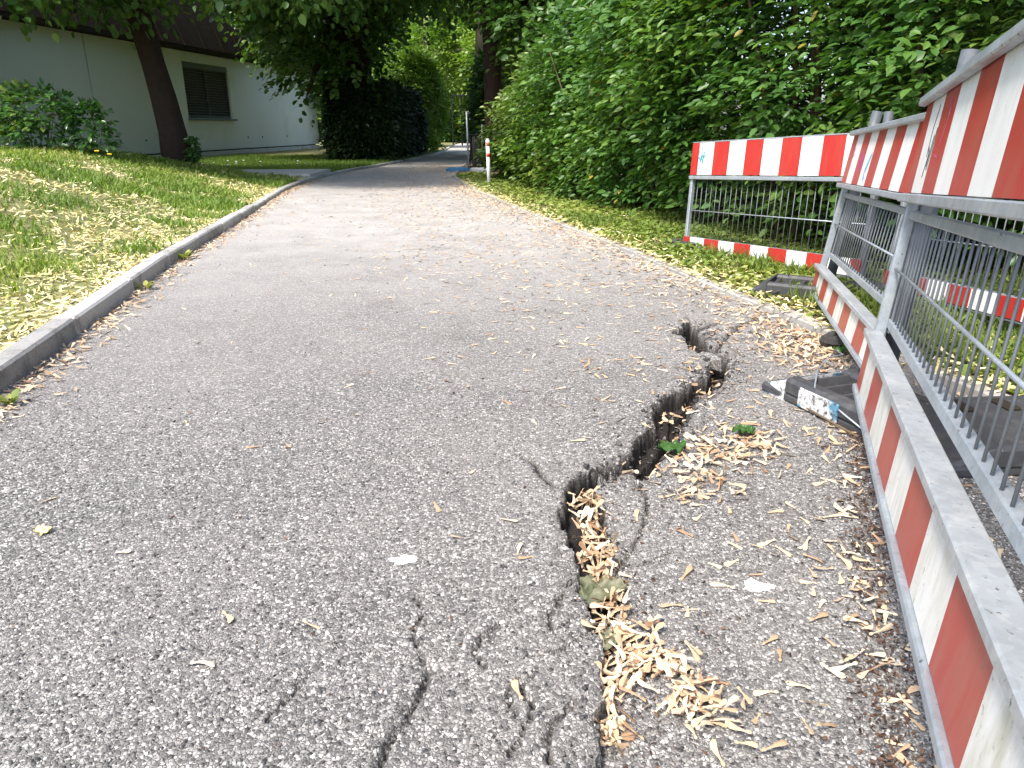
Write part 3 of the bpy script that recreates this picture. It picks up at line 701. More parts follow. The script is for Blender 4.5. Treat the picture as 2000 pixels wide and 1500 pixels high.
for i, (x, y) in enumerate(BT):
    hh = random.uniform(8, 11)
    where = ['far left beyond the white building', 'beyond the white building', 'right of the far end of the white building', 'beyond the far lawn, left of the path', 'beyond the end of the path',
             'beyond the right bend of the path', 'behind the hedge far off', 'behind the middle of the hedge', 'behind the barriers and the hedge'][i]
    tree('background_tree', 'leafy green tree standing ' + where, (x, y, -.1), (x+random.uniform(-.5, .5), y, hh*.7), .3, .15,
         [(x, y, hh*.62, 3.6, 3.0, hh*.34), (x-1.5, y-1.2, hh*.28, 2.8, 2.2, hh*.27), (x+1.8, y-1, hh*.3, 2.6, 2.2, hh*.28)], M['far'], .36, 6.0, M['bark'], limbs=False, group='background trees', slen=1.1, kind='flat')
HT = [(6.2, 11.8, 'tree trunk deep behind the hedge, farther of three'), (6.6, 7.8, 'tree behind the hedge above the middle barrier'), (6.7, 4.9, 'tree behind the hedge with its trunk above the near barrier')]
for k, (x, y) in enumerate([(10.5, 15.5), (10.8, 10.5), (10.6, 6.0), (9.6, 1.8)]):
    tree('hedge_tree', ['leafy tree at the back of the hedge, farthest of four', 'leafy tree at the back of the hedge, second farthest', 'leafy tree at the back of the hedge, second nearest', 'leafy tree at the back of the hedge, nearest'][k], (x, y, .2), (x, y, 6), .16, .1,
         [(x, y, 4.6, 2.6, 3.2, 2.4), (x, y-.4, 1.8, 2.2, 3.2, 2.0)], M['hedge'], .38, 5.5, M['bark'], limbs=False, group='trees behind the hedge', kind='flat', slen=.9)
for (x, y, lab) in HT:
    tree('hedge_tree', lab, (x, y, .2), (x-.1, y+.1, 6.2), .17, .11, [(x-.6, y-.2, 5.3, 2.4, 2.2, 1.7), (x+.8, y+.5, 3.8, 1.9, 1.9, 1.9), (x+.6, y, 1.8, 1.6, 1.7, 1.6)], M['hedge'], .2, 7, M['bark'], group='trees behind the hedge', kind='flat')

# dark clipped hedge by the path on the left, lighter bush behind it
def block_hedge(name, label, x0, x1, y0, y1, h, mat, n, ls):
    r = root(name, ((x0+x1)/2, y0, .05), label, 'hedge')
    u = rng.random(n); face = rng.random(n)
    X = np.where(face < .45, x0+(x1-x0)*u, np.where(face < .75, x1, x0+(x1-x0)*u)); Y = np.where(face < .45, y0, np.where(face < .75, y0+(y1-y0)*u, y0+(y1-y0)*rng.random(n)))
    Z = np.where(face < .75, .05+h*rng.random(n), h)
    out = np.where((face < .45)[:, None], [[0, -1., 0]], np.where((face < .75)[:, None], [[1., 0, 0]], [[0, 0, 1.]]))
    lump = .3*(vnoise(X*1.4+Y, Z*1.4+Y*.8, 81)-.6); rnd = sstep(h*.7, h, Z)*.25
    O = np.stack([X, Y, Z], 1)+out*(lump-np.abs(rng.normal(0, .1, n))-rnd)[:, None]
    P, Fm, S = sprays(O, out+rng.normal(0, .5, (n, 3)), out*.5+np.array([0, 0, 1.])+rng.normal(0, .3, (n, 3)), .3, 5, ls)
    v = np.clip(.5*vnoise(P[:, 0]*2+P[:, 1], P[:, 2]*2, 65)+.5*rng.random(len(P)), 0, 1)
    tag(link('foliage', leaves_mesh('foliage', P, Fm, S, mat, 'hex', v, r.location), r), kind='stuff')
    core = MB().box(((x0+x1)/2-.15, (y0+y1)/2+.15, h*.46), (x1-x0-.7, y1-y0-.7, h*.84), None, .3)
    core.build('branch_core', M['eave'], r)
    return r
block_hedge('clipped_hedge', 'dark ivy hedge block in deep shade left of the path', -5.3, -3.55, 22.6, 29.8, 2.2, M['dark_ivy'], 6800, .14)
shrub('path_bush', 'light green bush hanging over the path behind the dark hedge', 'shrub', (-3.9, 31.6, 0), 1.1, 1.8, 3.6, M['far'], 1500, .17, .55, 0, (.8, -.5))
shrub('path_bush', 'low dark bush beside the far lawn under the lit trunk', 'shrub', (-4.6, 50.5, 0), 2.6, 1.2, 1.7, M['hedge'], 1100, .22, .6, 0, (.2, -1))
shrub('path_bush', 'green bush right of the far path behind the dark fence panel', 'shrub', (-.2, 27.5, 0), 1.2, 3.0, 3.2, M['hedge'], 1900, .17, .6, 0, (-.8, -.5))
shrub('path_bush', 'bright bush closing the view beyond the end of the path', 'shrub', (-.8, 49, 0), 2.4, 1.6, 4.2, M['far'], 1500, .22, .7, 0, (-.2, -1))
wf = root('wooden_fence', (-7.3, 35.4, 0), 'dark brown board fence between white wall and clipped hedge', 'fence')
for k in range(16):
    MB().box((-8.75+k*.2, 36.5-k*.14, .95), (.185, .03, 1.9), None, .004).build('board', M['wood'], wf)
for k in (0, 1): MB().box((-7.3, 35.4, .5+k*.95), (3.4, .05, .09), [[.82, -.57, 0], [.57, .82, 0], [0, 0, 1]]).build('rail', M['wood'], wf)

# ------------------------------------------------------------------ the white building
bx0 = np.array([-10.524, 23.674, 0]); bw = np.array([.13, .9915, 0]); bn = np.array([.9915, -.13, 0])
AXB = np.array([bw, bn, [0, 0, 1.]])
def bp(s, d, z): return bx0+bw*s+bn*d+np.array([0, 0, z])
bld = root('white_building', tuple(bp(2, -3, 0)), 'low white building with brown roof band and a blinded window', 'building')
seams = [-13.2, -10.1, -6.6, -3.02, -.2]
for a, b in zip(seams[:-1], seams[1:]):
    MB().box(bp((a+b)/2, -.11, 1.74), (b-a-.04, .2, 3.0), AXB, .006).build('wall_panel', M['wall_shaded'], bld)
WS0, WS1, WZ0, WZ1, END = 1.52, 4.39, 1.25, 2.95, 12.45
MB().box(bp((-.2+WS0)/2, -.11, 1.74), (WS0+.2-.04, .2, 3.0), AXB, .006).build('wall_panel', M['wall'], bld)
MB().box(bp((WS0+WS1)/2, -.112, .745), (WS1-WS0+.03, .2, 1.01), AXB, .004).build('wall_panel', M['wall'], bld)
MB().box(bp((WS0+WS1)/2, -.112, 3.095), (WS1-WS0+.03, .2, .29), AXB, .004).build('wall_panel', M['wall'], bld)
MB().box(bp((WS1+END)/2, -.11, 1.74), (END-WS1-.02, .2, 3.0), AXB, .006).build('wall_panel', M['wall'], bld)
MB().box(bp(-.4, -.20, 1.5), (25.3, .1, 3.4), AXB).build('wall_core', M['joint'], bld)
MB().box(bp(-.4, -.10, -.02), (25.66, .17, .43), AXB, .01).build('plinth', M['plinth'], bld)
MB().box(bp(END-.12, -4.2, 1.62), (.2, 8.0, 3.2), AXB).build('gable_wall', M['wall'], bld)
MB().box(bp(-.4, -8.3, 1.62), (25.3, .2, 3.2), AXB).build('rear_wall', M['wall'], bld)
# roof band: sloping brown shingle with dark eave and standing ribs
rb = MB(); s0, s1 = -13.5, END+.35
def slab(mb, s0, s1, d0, z0, d1, z1, th):
    V = [bp(s0, d0, z0), bp(s1, d0, z0), bp(s1, d1, z1), bp(s0, d1, z1)]; nn = np.cross(bw, np.array(V[3])-np.array(V[0])); nn = unit(nn)*th
    V = V+[v-nn for v in V]
    mb.add(V, [(0, 1, 2, 3), (7, 6, 5, 4), (0, 4, 5, 1), (1, 5, 6, 2), (2, 6, 7, 3), (3, 7, 4, 0)])
slab(rb, s0, s1, .34, 3.36, -.35, 5.3, .08); roof = rb.build('roof_band', M['roof'], bld)
for k in range(22):
    s = s0+.3+k*1.2
    rr = MB(); slab(rr, s-.025, s+.025, .375, 3.36, -.31, 5.3, .03); rr.build('roof_rib', M['roof'], roof)
MB().box(bp((s0+s1)/2, .08, 3.30), (s1-s0, .50, .10), AXB).build('eave', M['eave'], bld)
MB().box(bp(-.4, -4.2, 5.3), (25.3, 7.8, .12), AXB).build('roof_deck', M['roof'], bld)
win = MB().box(bp((WS0+WS1)/2, -.17, (WZ0+WZ1)/2), (WS1-WS0, .02, WZ1-WZ0), AXB).build('window', M['glass'], bld)
for (s, z, ls, lz) in ((WS0+.04, 2.1, .08, 1.7), (WS1-.04, 2.1, .08, 1.7), (2.95, 2.1, .06, 1.7), (2.955, WZ0+.05, 2.87, .1), (2.955, WZ1-.09, 2.87, .18)):
    MB().box(bp(s, -.10+(.012 if lz < .5 else 0), z), (ls, .06, lz-.004), AXB, .005).build('frame', M['winframe'], win)
for k in range(18):
    z = WZ0+.17+k*.083
    MB().box(bp(2.955, -.075, z), (2.66, .040, .008), np.array([bw, unit(bn+np.array([0, 0, -.75])), unit(np.array([0, 0, 1.])+bn*.75)])).build('blind_slat', M['blind'], win)
MB().box(bp(2.98, .045, WZ0-.03), (3.05, .13, .05), AXB, .01).build('sill', M['winframe'], win)
for s in (5.4, 6.6, 8.9, -1.0, -2.2):
    MB().tube([bp(s, -.02, .62), bp(s, .012, .62)], .03, 8).build('anchor_cap', M['joint'], bld)

# ------------------------------------------------------------------ shrub on the mound, ivy at the trunk, flowers, weeds
def gz(x, y): return float(lawn_z(np.array([x]), np.array([y]))[0])
sx, sy = -6.85, 11.6
shrub('laurel_shrub', 'leafy dark green shrub on the grassy mound before the wall, larger left half', 'shrub', (sx-.2, sy, gz(sx-.2, sy)-.02), .55, .45, .92, M['laurel'], 190, .11, .24, 300, (.3, -1), stems=6, z0=.12, fill=.4)
shrub('laurel_shrub', 'smaller leafy shrub right beside the larger one on the mound', 'shrub', (sx+.55, sy+.1, gz(sx+.55, sy)-.02), .34, .32, .74, M['laurel'], 95, .11, .22, 200, (.3, -1), stems=5, z0=.2, fill=.4)
shrub('ivy_plant', 'ivy growing at the foot of the leaning brown trunk', 'ivy', (-5.97, 14.5, tz-.05), .11, .11, .5, M['laurel'], 55, .085, .1, 100, (.6, -1), stems=2)
def flower(name, label, x, y, h, r, mat, group):
    z = gz(x, y); f = root(name, (x, y, z), label, 'flower', group)
    MB().tube([(x, y, z), (x+.01, y, z+h)], .003, 5).build('stalk', M['grass'], f)
    d = MB(); n = 9; V = [(x+.01, y, z+h+.012)]+[(x+.01+r*math.cos(2*math.pi*k/n), y+r*math.sin(2*math.pi*k/n), z+h+(.006 if k % 2 else -.004)) for k in range(n)]
    V += [(x+.01, y, z+h-.015)]
    d.add(V, [(0, 1+k, 1+(k+1) % n) for k in range(n)]+[(n+1, 1+(k+1) % n, 1+k) for k in range(n)]); d.build('flower_head', mat, f)
flower('dandelion', 'yellow dandelion on the mound crest, left of two', -5.85, 10.9, .17, .03, M['dandelion'], None)
flower('dandelion', 'yellow dandelion on the mound crest, right of two', -5.68, 10.9, .17, .03, M['dandelion'], None)
for k in range(16):
    flower('daisy', 'tiny white daisy in the lawn between trunk and concrete pad', random.uniform(-7.6, -5.0), random.uniform(17.2, 20.5), .10, .022, M['daisy'], 'daisies in the shaded lawn')
def weed(label, x, y, z, n, s, mat, name='weed', cat='weed'):
    r = root(name, (x, y, z), label, cat)
    a = rng.random(n)*6.28; D = np.stack([np.cos(a), np.sin(a), .5+rng.random(n)*.8], 1)
    P = np.array([x, y, z])+np.stack([np.cos(a), np.sin(a), rng.random(n)*1.2], 1)*s*.25
    leaf_objs(r, P, frames(D, np.stack([-np.cos(a)*.4, -np.sin(a)*.4, np.ones(n)], 1)), s*(.6+.6*rng.random(n)), rng.random(n), mat, n)
    MB().tube([(x, y, z-.03), (x, y, z+s*.5)], .004, 5).build('stem', M['twig'], r)
weed('small weed sprouting from a kerb joint, farther one', -2.61, 5.87, .0, 14, .085, M['verge'])
weed('small weed sprouting from a kerb joint, nearer one', -2.36, 4.70, .0, 10, .07, M['verge'])
weed('withered green leaf tuft under the kerb at the left picture edge', -1.90, 2.62, .005, 12, .05, M['verge'], 'leaf_tuft')

# ------------------------------------------------------------------ grass and verge cover
def grass():
    n = 175000
    y = 1.6+17.5*rng.random(n)**1.35; d = .02+7.5*rng.random(n)**1.25
    x = kerb_x(y)-.11-d
    bare = straw(x, y)
    near = sstep(.0, .55, d)*.9+.1*sstep(.0, .1, d)
    keep = (rng.random(n) < np.clip(2.0-3.1*bare, .07, 1)*np.clip(near+.35*sstep(4.5, 7, y), 0, 1)) & ((d < 3.8+.3*y)) & ~((x > -6.6) & (x < -3.98) & (y > 15.1) & (y < 16.9))
    x, y = x[keep], y[keep]; n = len(x); z = lawn_z(x, y)
    bare = bare[keep]
    h = (.035+.05*rng.random(n))*np.clip(1.25-.5*bare, .5, 1.3)*(1+.02*y); w = .0035+.0025*rng.random(n)+.00028*y
    a = rng.random(n)*6.28; bend = (.3+.9*rng.random(n))*h
    ca, sa = np.cos(a), np.sin(a); b2 = a+1.57+rng.normal(0, .6, n); cb, sb = np.cos(b2), np.sin(b2)
    p = np.stack([x, y, z-.004], 1); wv = np.stack([ca*w, sa*w, 0*w], 1)
    m = p+np.stack([cb*bend*.35, sb*bend*.35, h*.62], 1); t = p+np.stack([cb*bend, sb*bend, h*(1-.25*rng.random(n))], 1)
    V = np.stack([p-wv, p+wv, m+wv*.75, m-wv*.75, t], 1); b = (np.arange(n)*5)[:, None]
    Q = b+np.array([[0, 1, 2, 3]]); T = b+np.array([[3, 2, 4]])
    v = np.clip(.5*vnoise(x*.9, y*.9, 93)+.25*bare+.35*rng.random(n), 0, 1)
    me = build_mesh('grass', V.reshape(-1, 3), [T, Q], M['grass'], v=np.repeat(v, 5))
    tag(link('grass', me), 'short patchy green lawn grass left of the kerb', 'grass', kind='stuff')
grass()
def far_grass():
    n = 26000
    y = 17+9*rng.random(n); d = .02+6*rng.random(n); x = kerb_x(y)-.11-d
    z = lawn_z(x, y); h = .05+.06*rng.random(n); w = .012+.01*rng.random(n); a = rng.random(n)*6.28
    p = np.stack([x, y, z-.01], 1); wv = np.stack([np.cos(a)*w, np.sin(a)*w, 0*w], 1)
    t = p+np.stack([rng.normal(0, .03, n), rng.normal(0, .03, n), h], 1)
    V = np.stack([p-wv, p+wv, t], 1); T = (np.arange(n)*3)[:, None]+np.array([[0, 1, 2]])
    me = build_mesh('grass', V.reshape(-1, 3), [T], M['grass'], v=np.repeat(.5*rng.random(n), 3))
    tag(link('grass', me), 'shaded flat lawn grass before the building and dark hedge', 'grass', kind='stuff')
far_grass()
def verge_cover():
    n = 42000
    y = 1.6+15*rng.random(n)**1.2; d = .03+2.3*rng.random(n)**1.3; x = edge_x(y)+.085+d
    cov = vnoise(x*2.3, y*2.3, 95)*.5+vnoise(x*6, y*6, 96)*.5
    keep = rng.random(n) < np.clip(1.5-1.5*cov, .1, 1)*(.35+.65*sstep(.0, .3, d))
    x, y, d = x[keep], y[keep], d[keep]; n = len(x); z = verge_z(x, y)
    P = np.stack([x, y, z+.002+.05*rng.random(n)*sstep(0, .5, d)], 1); a = rng.random(n)*6.28
    D = np.stack([np.cos(a), np.sin(a), .1+.7*rng.random(n)], 1); N = np.stack([-np.cos(a)*.5, -np.sin(a)*.5, np.ones(n)], 1)+rng.normal(0, .3, (n, 3))
    S = (.035+.04*rng.random(n))*(1+.02*y)
    v = np.clip(.55*vnoise(x*1.2, y*1.2, 97)+.45*rng.random(n)-.15*sstep(.4, 1.2, d), 0, 1)
    me = leaves_mesh('verge_cover', P, frames(D, N), S, M['verge'], 'hex', v)
    tag(link('verge_cover', me), 'low yellow green ground cover along the right path edge', 'ground cover', kind='stuff')
    n = 26000; y = 1.6+7*rng.random(n)**1.1; d = .15+2.2*rng.random(n); x = edge_x(y)+.085+d
    z = verge_z(x, y); h = .06+.1*rng.random(n); w = .004+.003*rng.random(n); a = rng.random(n)*6.28
    p = np.stack([x, y, z-.01], 1); wv = np.stack([np.cos(a)*w, np.sin(a)*w, 0*w], 1)
    m = p+np.stack([rng.normal(0, .015, n), rng.normal(0, .015, n), h*.6], 1); t = m+np.stack([rng.normal(0, .03, n), rng.normal(0, .03, n), h*.4], 1)
    V = np.stack([p-wv, p+wv, m+wv*.8, m-wv*.8, t], 1); b = (np.arange(n)*5)[:, None]
    kp = rng.random(n) < .55*(vnoise(x*1.5, y*1.5, 98) > .48)+.08
    V = V[kp]; b = (np.arange(len(V))*5)[:, None]
    me = build_mesh('grass', V.reshape(-1, 3), [b+np.array([[3, 2, 4]]), b+np.array([[0, 1, 2, 3]])], M['verge'], v=np.repeat(.6*rng.random(len(V)), 5))
    tag(link('grass', me), 'tall thin grass around the barriers at the hedge foot', 'grass', kind='stuff')
verge_cover()

# ------------------------------------------------------------------ maple seed wings
SX = np.array([-.08, -.02, .06, .16, .32, .55, .78, .93, 1.0]); 
SU = np.array([.02, .075, .085, .04, .06, .135, .185, .15, .03]); SL = np.array([-.02, -.07, -.075, -.035, -.035, -.06, -.11, -.13, -.03])
SZ = np.array([0, .045, .05, .02, .015, .02, .03, .05, .06])
def samara_proto(q):
    V = []; F = []
    curl = [.05, .16, -.12, .26, -.2][q]; arch = [.3, .8, -.15, .2, 1.2][q]
    for i, x in enumerate(SX):
        yo = curl*x*x; z = SZ[i]+arch*.12*math.sin(max(x, 0)*3.1)
        bul = .05 if 1 <= i <= 2 else 0
        V += [(x, SU[i]+yo, z*.6), (x, (SU[i]+SL[i])/2+yo, z+bul+.012), (x, SL[i]+yo, z*.6-.01)]
    for i in range(len(SX)-1):
        a = i*3
        F += [(a, a+1, a+4, a+3), (a+1, a+2, a+5, a+4)]
    V = [np.array(v)-np.array([.45, 0, 0]) for v in V]
    return build_mesh('seed_wing', V, F, M['samara'], smooth=True, v=np.full(len(V), .12+.19*q))
SPROTO = [samara_proto(q) for q in range(5)]
def samara_mesh(name, P, yaw, tilt, roll, S, mat, v, ids=None):
    ids = ids or [1, 3, 5, 7, 8]
    T = np.array([[SX[i]-.45, SU[i], SZ[i]*.4] for i in ids]+[[SX[i]-.45, SL[i], SZ[i]*.4] for i in ids]); k = len(T)
    Q = np.array([[i, i+1, k//2+i+1, k//2+i] for i in range(k//2-1)])
    cy, sy_, ct, st, cr, sr = np.cos(yaw), np.sin(yaw), np.cos(tilt), np.sin(tilt), np.cos(roll), np.sin(roll)
    ax = np.stack([cy*ct, sy_*ct, st], 1); nz = np.stack([-cy*st*cr+sy_*sr, -sy_*st*cr-cy*sr, ct*cr], 1); Fm = frames(ax, nz)
    V = np.einsum('kj,nji->nki', T, Fm)*S[:, None, None]+P[:, None, :]
    F = (Q[None]+(np.arange(len(P))*k)[:, None, None]).reshape(-1, 4)
    return build_mesh(name, V.reshape(-1, 3), [F], mat, v=np.repeat(v, k))
def scatter_path():
    X, Y, Z, T, RO, G = [], [], [], [], [], []
    def put(x, y, up=.004, jit=0., tl=.15, zone=0, base=None):
        z = path_z(x, y) if base is None else base
        X.append(x); Y.append(y); Z.append(z+up+jit*rng.random(len(x))); T.append(rng.normal(0, tl, len(x))); RO.append(rng.normal(0, tl*1.6, len(x))); G.append(np.full(len(x), zone))
    # loose scatter over the path, denser to the right and far
    n = 30000; y = .8+21*rng.random(n)**1.15; u = rng.random(n); L, Rr = kerb_x(y), edge_x(y); x = L+.02+(Rr-L-.03)*u
    dens = np.clip(.02+.10*sstep(1.6, 4, y)*sstep(.25, .6, u)+.55*sstep(3.6, 6.5, y)*sstep(.25, .75, u)+.10*sstep(5, 9, y)+.24*sstep(.52, .62, u)*(y < 5), 0, 1)
    dens *= .35+1.3*vnoise(x*1.6, y*1.6, 101)
    k = rng.random(n) < dens*.8; put(x[k], y[k], zone=1)
    # windrow under the kerb and along the right edging
    n = 1800; y = 2.2+13*rng.random(n)**1.2; x = kerb_x(y)+.01+np.abs(rng.normal(0, .085, n)); put(x, y, jit=.01, tl=.3, zone=2)
    n = 1900; y = 3.2+11*rng.random(n)**1.2; x = edge_x(y)-.0-np.abs(rng.normal(0, .20, n)); put(x, y, jit=.008, tl=.3, zone=3)
    # the bare corner by the barriers
    n = 420; x = rng.normal(1.42, .12, n); y = rng.normal(3.45, .28, n); k = x < edge_x(y); put(x[k], y[k], jit=.012, tl=.35, zone=3)
    # heaps in and beside the crack
    n = 300; y = 1.0+.95*rng.random(n); x = np.interp(y, [1.0, 1.3, 1.5, 1.95], [.165, .202, .214, .212])+rng.normal(0, .024, n); put(x, y, up=.006, jit=.022, tl=.6, zone=4, base=np.full(n, -.028))
    n = 120; t = rng.random(n); y = 2.05+1.6*t; x = np.interp(y, CY, CX)+rng.normal(.012, .03, n); put(x, y, up=.004, jit=.012, tl=.5, zone=4)
    n = 165; t = rng.random(n); x = .215+.17*t+rng.normal(0, .032, n); y = 1.30-.24*t+rng.normal(0, .05, n); put(x, y, jit=.02, tl=.3, zone=5)
    n = 240; t = rng.random(n); x = .52+.34*t+rng.normal(0, .05, n); y = 2.0+.36*t+rng.normal(0, .10, n); put(x, y, jit=.016, tl=.3, zone=6)
    n = 75; y = .9+1.6*rng.random(n); x = .62+.40*(y-.87)+.0-np.abs(rng.normal(0, .07, n)); put(x, y, jit=.008, tl=.3, zone=7)
    return [np.concatenate(a) for a in (X, Y, Z, T, RO, G)]
sx_, sy_, sz_, st_, sr_, sg_ = scatter_path()
n = len(sx_); syaw = rng.random(n)*6.28; SS = .032+.020*rng.random(n); SV = np.clip(rng.beta(2.2, 1.6, n), 0, 1)
SP = np.stack([sx_, sy_, sz_], 1)
app = apparent(SP, SS.copy()); order = np.argsort(-app); sel, rest = order[:300], order[300:]
ZL = {1: ('pale seed wing lying loose on the open asphalt in the foreground', 'seed wings loose on the asphalt'), 2: ('pale seed wing swept against the left kerb', 'seed wings under the kerb'),
      3: ('pale seed wing by the right path edging', 'seed wings along the right edge'), 4: ('pale seed wing lodged inside the open crack', 'seed wings inside the crack'),
      5: ('pale seed wing in the heap just right of the lower crack', 'seed wings heaped beside the lower crack'), 6: ('pale seed wing in the heap right of the upper crack', 'seed wings heaped beside the upper crack'),
      7: ('pale seed wing in the dirt line along the near barrier', 'seed wings along the near barrier')}
from mathutils import Euler
for i in sel:
    o = bpy.data.objects.new('seed_wing', SPROTO[min(4, int(SV[i]*5))]); o.location = SP[i]+np.array([0, 0, .001]); o.scale = (SS[i],)*3
    o.rotation_euler = Euler((sr_[i], -st_[i], syaw[i])); COL.objects.link(o)
    tone = ['dull brown', 'light brown', 'tan', 'pale tan', 'cream'][min(4, int(SV[i]*5))]
    tag(o, ZL[int(sg_[i])][0].replace('pale', tone, 1), 'seed wing', tone+' '+ZL[int(sg_[i])][1])
tag(link('seed_wing_litter', samara_mesh('seed_wing_litter', SP[rest], syaw[rest], st_[rest], sr_[rest], SS[rest]*1.05, M['samara'], SV[rest])), 'countless pale seed wings scattered over the path', 'seed wings', kind='stuff')
# on the lawn and the verge
n = 40000; y = 2.0+13*rng.random(n)**1.3; d = .0+6.5*rng.random(n)**1.3; x = kerb_x(y)-.11-d
bare = straw(x, y)
k = rng.random(n) < np.clip(4.0*bare-1.75, 0.04, 1)+.6*sstep(.9, .05, d)*sstep(8, 4, y); x, y, d = x[k], y[k], d[k]; n = len(x)
P = np.stack([x, y, lawn_z(x, y)+.012+.045*rng.random(n)*sstep(.1, .8, d)], 1)
tag(link('seed_wing_litter', samara_mesh('seed_wing_litter', P, rng.random(n)*6.28, rng.normal(0, .3, n), rng.normal(0, .5, n), .04+.02*rng.random(n)+.0012*y, M['samara_y'], rng.random(n), [1, 5, 8])), 'yellowish seed wings strewn over the grassy mound', 'seed wings', kind='stuff')
n = 7000; y = 1.8+13*rng.random(n)**1.2; x = edge_x(y)+.02+1.6*rng.random(n)**1.6
P = np.stack([x, y, verge_z(x, y)+.012+.03*rng.random(n)], 1)
tag(link('seed_wing_litter', samara_mesh('seed_wing_litter', P, rng.random(n)*6.28, rng.normal(0, .3, n), rng.normal(0, .5, n), .04+.02*rng.random(n), M['samara_y'], rng.random(n))), 'yellowish seed wings on the verge below the hedge', 'seed wings', kind='stuff')
# brown crumbs: flower remains and bud scales
def crumbs():
    X, Y = [], []
    n = 3600; y = .85+2.2*rng.random(n); x = .60+.40*(y-.87)+rng.normal(0, .035, n); X.append(x); Y.append(y)
    n = 900; y = rng.normal(3.2, .35, n); x = 1.38+rng.normal(0, .12, n); X.append(x); Y.append(y)
    n = 900; y = .9+3.0*rng.random(n); x = np.interp(y, CY, CX)+.03+np.abs(rng.normal(0, .09, n)); X.append(x); Y.append(y)
    n = 1200; y = .9+8*rng.random(n)**1.4; u = rng.random(n); x = kerb_x(y)+(edge_x(y)-kerb_x(y))*u; X.append(x); Y.append(y)
    x, y = np.concatenate(X), np.concatenate(Y); k = x < edge_x(y)-.01; x, y = x[k], y[k]; n = len(x)
    P = np.stack([x, y, path_z(x, y)+.003+.006*rng.random(n)], 1); a = rng.random(n)*6.28
    return leaves_mesh('brown_litter', P, frames(np.stack([np.cos(a), np.sin(a), rng.normal(0, .5, n)], 1), rng.normal(0, 1, (n, 3))), .004+.012*rng.random(n)**2, M['litter'], 'hex')
tag(link('brown_litter', crumbs()), 'dark brown flower remains and crumbs on the asphalt', 'litter', kind='stuff')

# crumpled leaves, a clod, droppings
def crumpled(label, x, y, z, s, mat, seed):
    k = 15; V = []; F = []
    for i in range(k):
        for j in range(k):
            u, w = i/(k-1)*2-1, j/(k-1)*2-1
            wd = math.sqrt(max(0, 1-u*u))*.75+.03
            n1 = float(vnoise(u*3+seed, w*3, seed)); n2 = float(vnoise(u*5, w*5+seed, seed+3))
            V.append((x+s*(u*.62+.16*(n1-.5)), y+s*(w*wd*.62+.16*(n2-.5)), z+s*(.10+.34*(n1-.5)+.30*(n2-.5)+.16*float(vnoise(u*9+seed, w*9, seed+5))+.05*abs(w))))
    for i in range(k-1):
        for j in range(k-1): F.append((i*k+j, (i+1)*k+j, (i+1)*k+j+1, i*k+j+1))
    me = build_mesh('crumpled_leaf', np.array(V)-np.array([x, y, z]), F, mat, smooth=True, v=np.clip(.4+.8*(np.array([q[2] for q in V])-z)/s, 0, 1))
    tag(link('crumpled_leaf', me, loc=(x, y, z)), label, 'leaf')
M['curled'] = leafmat('curled_leaf', (.03, .045, .014), (.085, .10, .045), (.33, .30, .20), .55, .15)
crumpled('crumpled grey green leaf stuck in the lower crack', .205, 1.455, -.02, .085, M['curled'], 3)
crumpled('small folded grey green leaf lower in the crack', .190, 1.27, -.012, .05, M['curled'], 8)
crumpled('small fresh green leaf by the widest part of the crack', .53, 2.24, -.01, .07, M['laurel'], 5)
crumpled('green leaf scrap in the heap right of the upper crack', .80, 2.36, .0, .06, M['laurel'], 12)
crumpled('green leaf lying by the dark asphalt lump', 1.545, 3.30, .01, .075, M['laurel'], 15)
crumpled('pale dry leaf on the asphalt at the far left foreground', -1.22, 1.69, .004, .036, M['samara_y'], 22)
cl = MB(); ico = []
nn_, mm_ = 9, 6
for i in range(mm_+1):
    for j in range(nn_):
        a, b = math.pi*i/mm_, 2*math.pi*j/nn_; rr = .055*(.7+.6*random.random()); ico.append((1.54+rr*math.sin(a)*math.cos(b), 3.40+rr*math.sin(a)*math.sin(b), .03+rr*.7*math.cos(a)))
cl.add(ico, [(i*nn_+j, (i+1)*nn_+j, (i+1)*nn_+(j+1) % nn_, i*nn_+(j+1) % nn_) for i in range(mm_) for j in range(nn_)])
tag(cl.build('asphalt_lump', M['clod']), 'broken black asphalt lump lying before the middle barrier', 'lump')
sl = MB(); o2 = [(.872, 3.315), (.895, 3.33), (.93, 3.295), (.955, 3.25), (.96, 3.215), (.945, 3.195), (.915, 3.225), (.885, 3.27)]
sl.add([(x, y, .004-.10*(x-.87)+.008*((i*7) % 3-1)) for i, (x, y) in enumerate(o2)]+[(x+.006, y-.004, -.045-.10*(x-.87)) for x, y in o2],
       [tuple(range(8))[::-1]]+[(i, (i+1) % 8, 8+(i+1) % 8, 8+i) for i in range(8)])
tag(sl.build('asphalt_slab', M['asphalt']), 'broken flat slab of asphalt across the upper crack hole', 'slab')
def dropping(label, x, y, s):
    d = MB(); m_ = 64; z = float(path_z(np.array([x]), np.array([y]))[0])+.0028
    rr = [s*(.25+.75*float(vnoise(1.6*math.cos(6.283*j/m_)+9+x*7, 1.6*math.sin(6.283*j/m_)+5, 77))+.30*(float(vnoise(j*.8, 3.3+y, 78))-.5)) for j in range(m_)]
    V = [(x, y, z+.001)]+[(x+rr[j]*1.15*math.cos(6.283*j/m_), y+rr[j]*.9*math.sin(6.283*j/m_), z-.0008) for j in range(m_)]
    d.add(V, [(0, 1+j, 1+(j+1) % m_) for j in range(m_)])
    tag(d.build('bird_dropping', M['dropping']), label, 'dropping')
dropping('white bird dropping splashed on asphalt right of the crack', .56, 1.465, .045)
dropping('small white bird dropping on asphalt left of the crack', -.263, 1.568, .035)

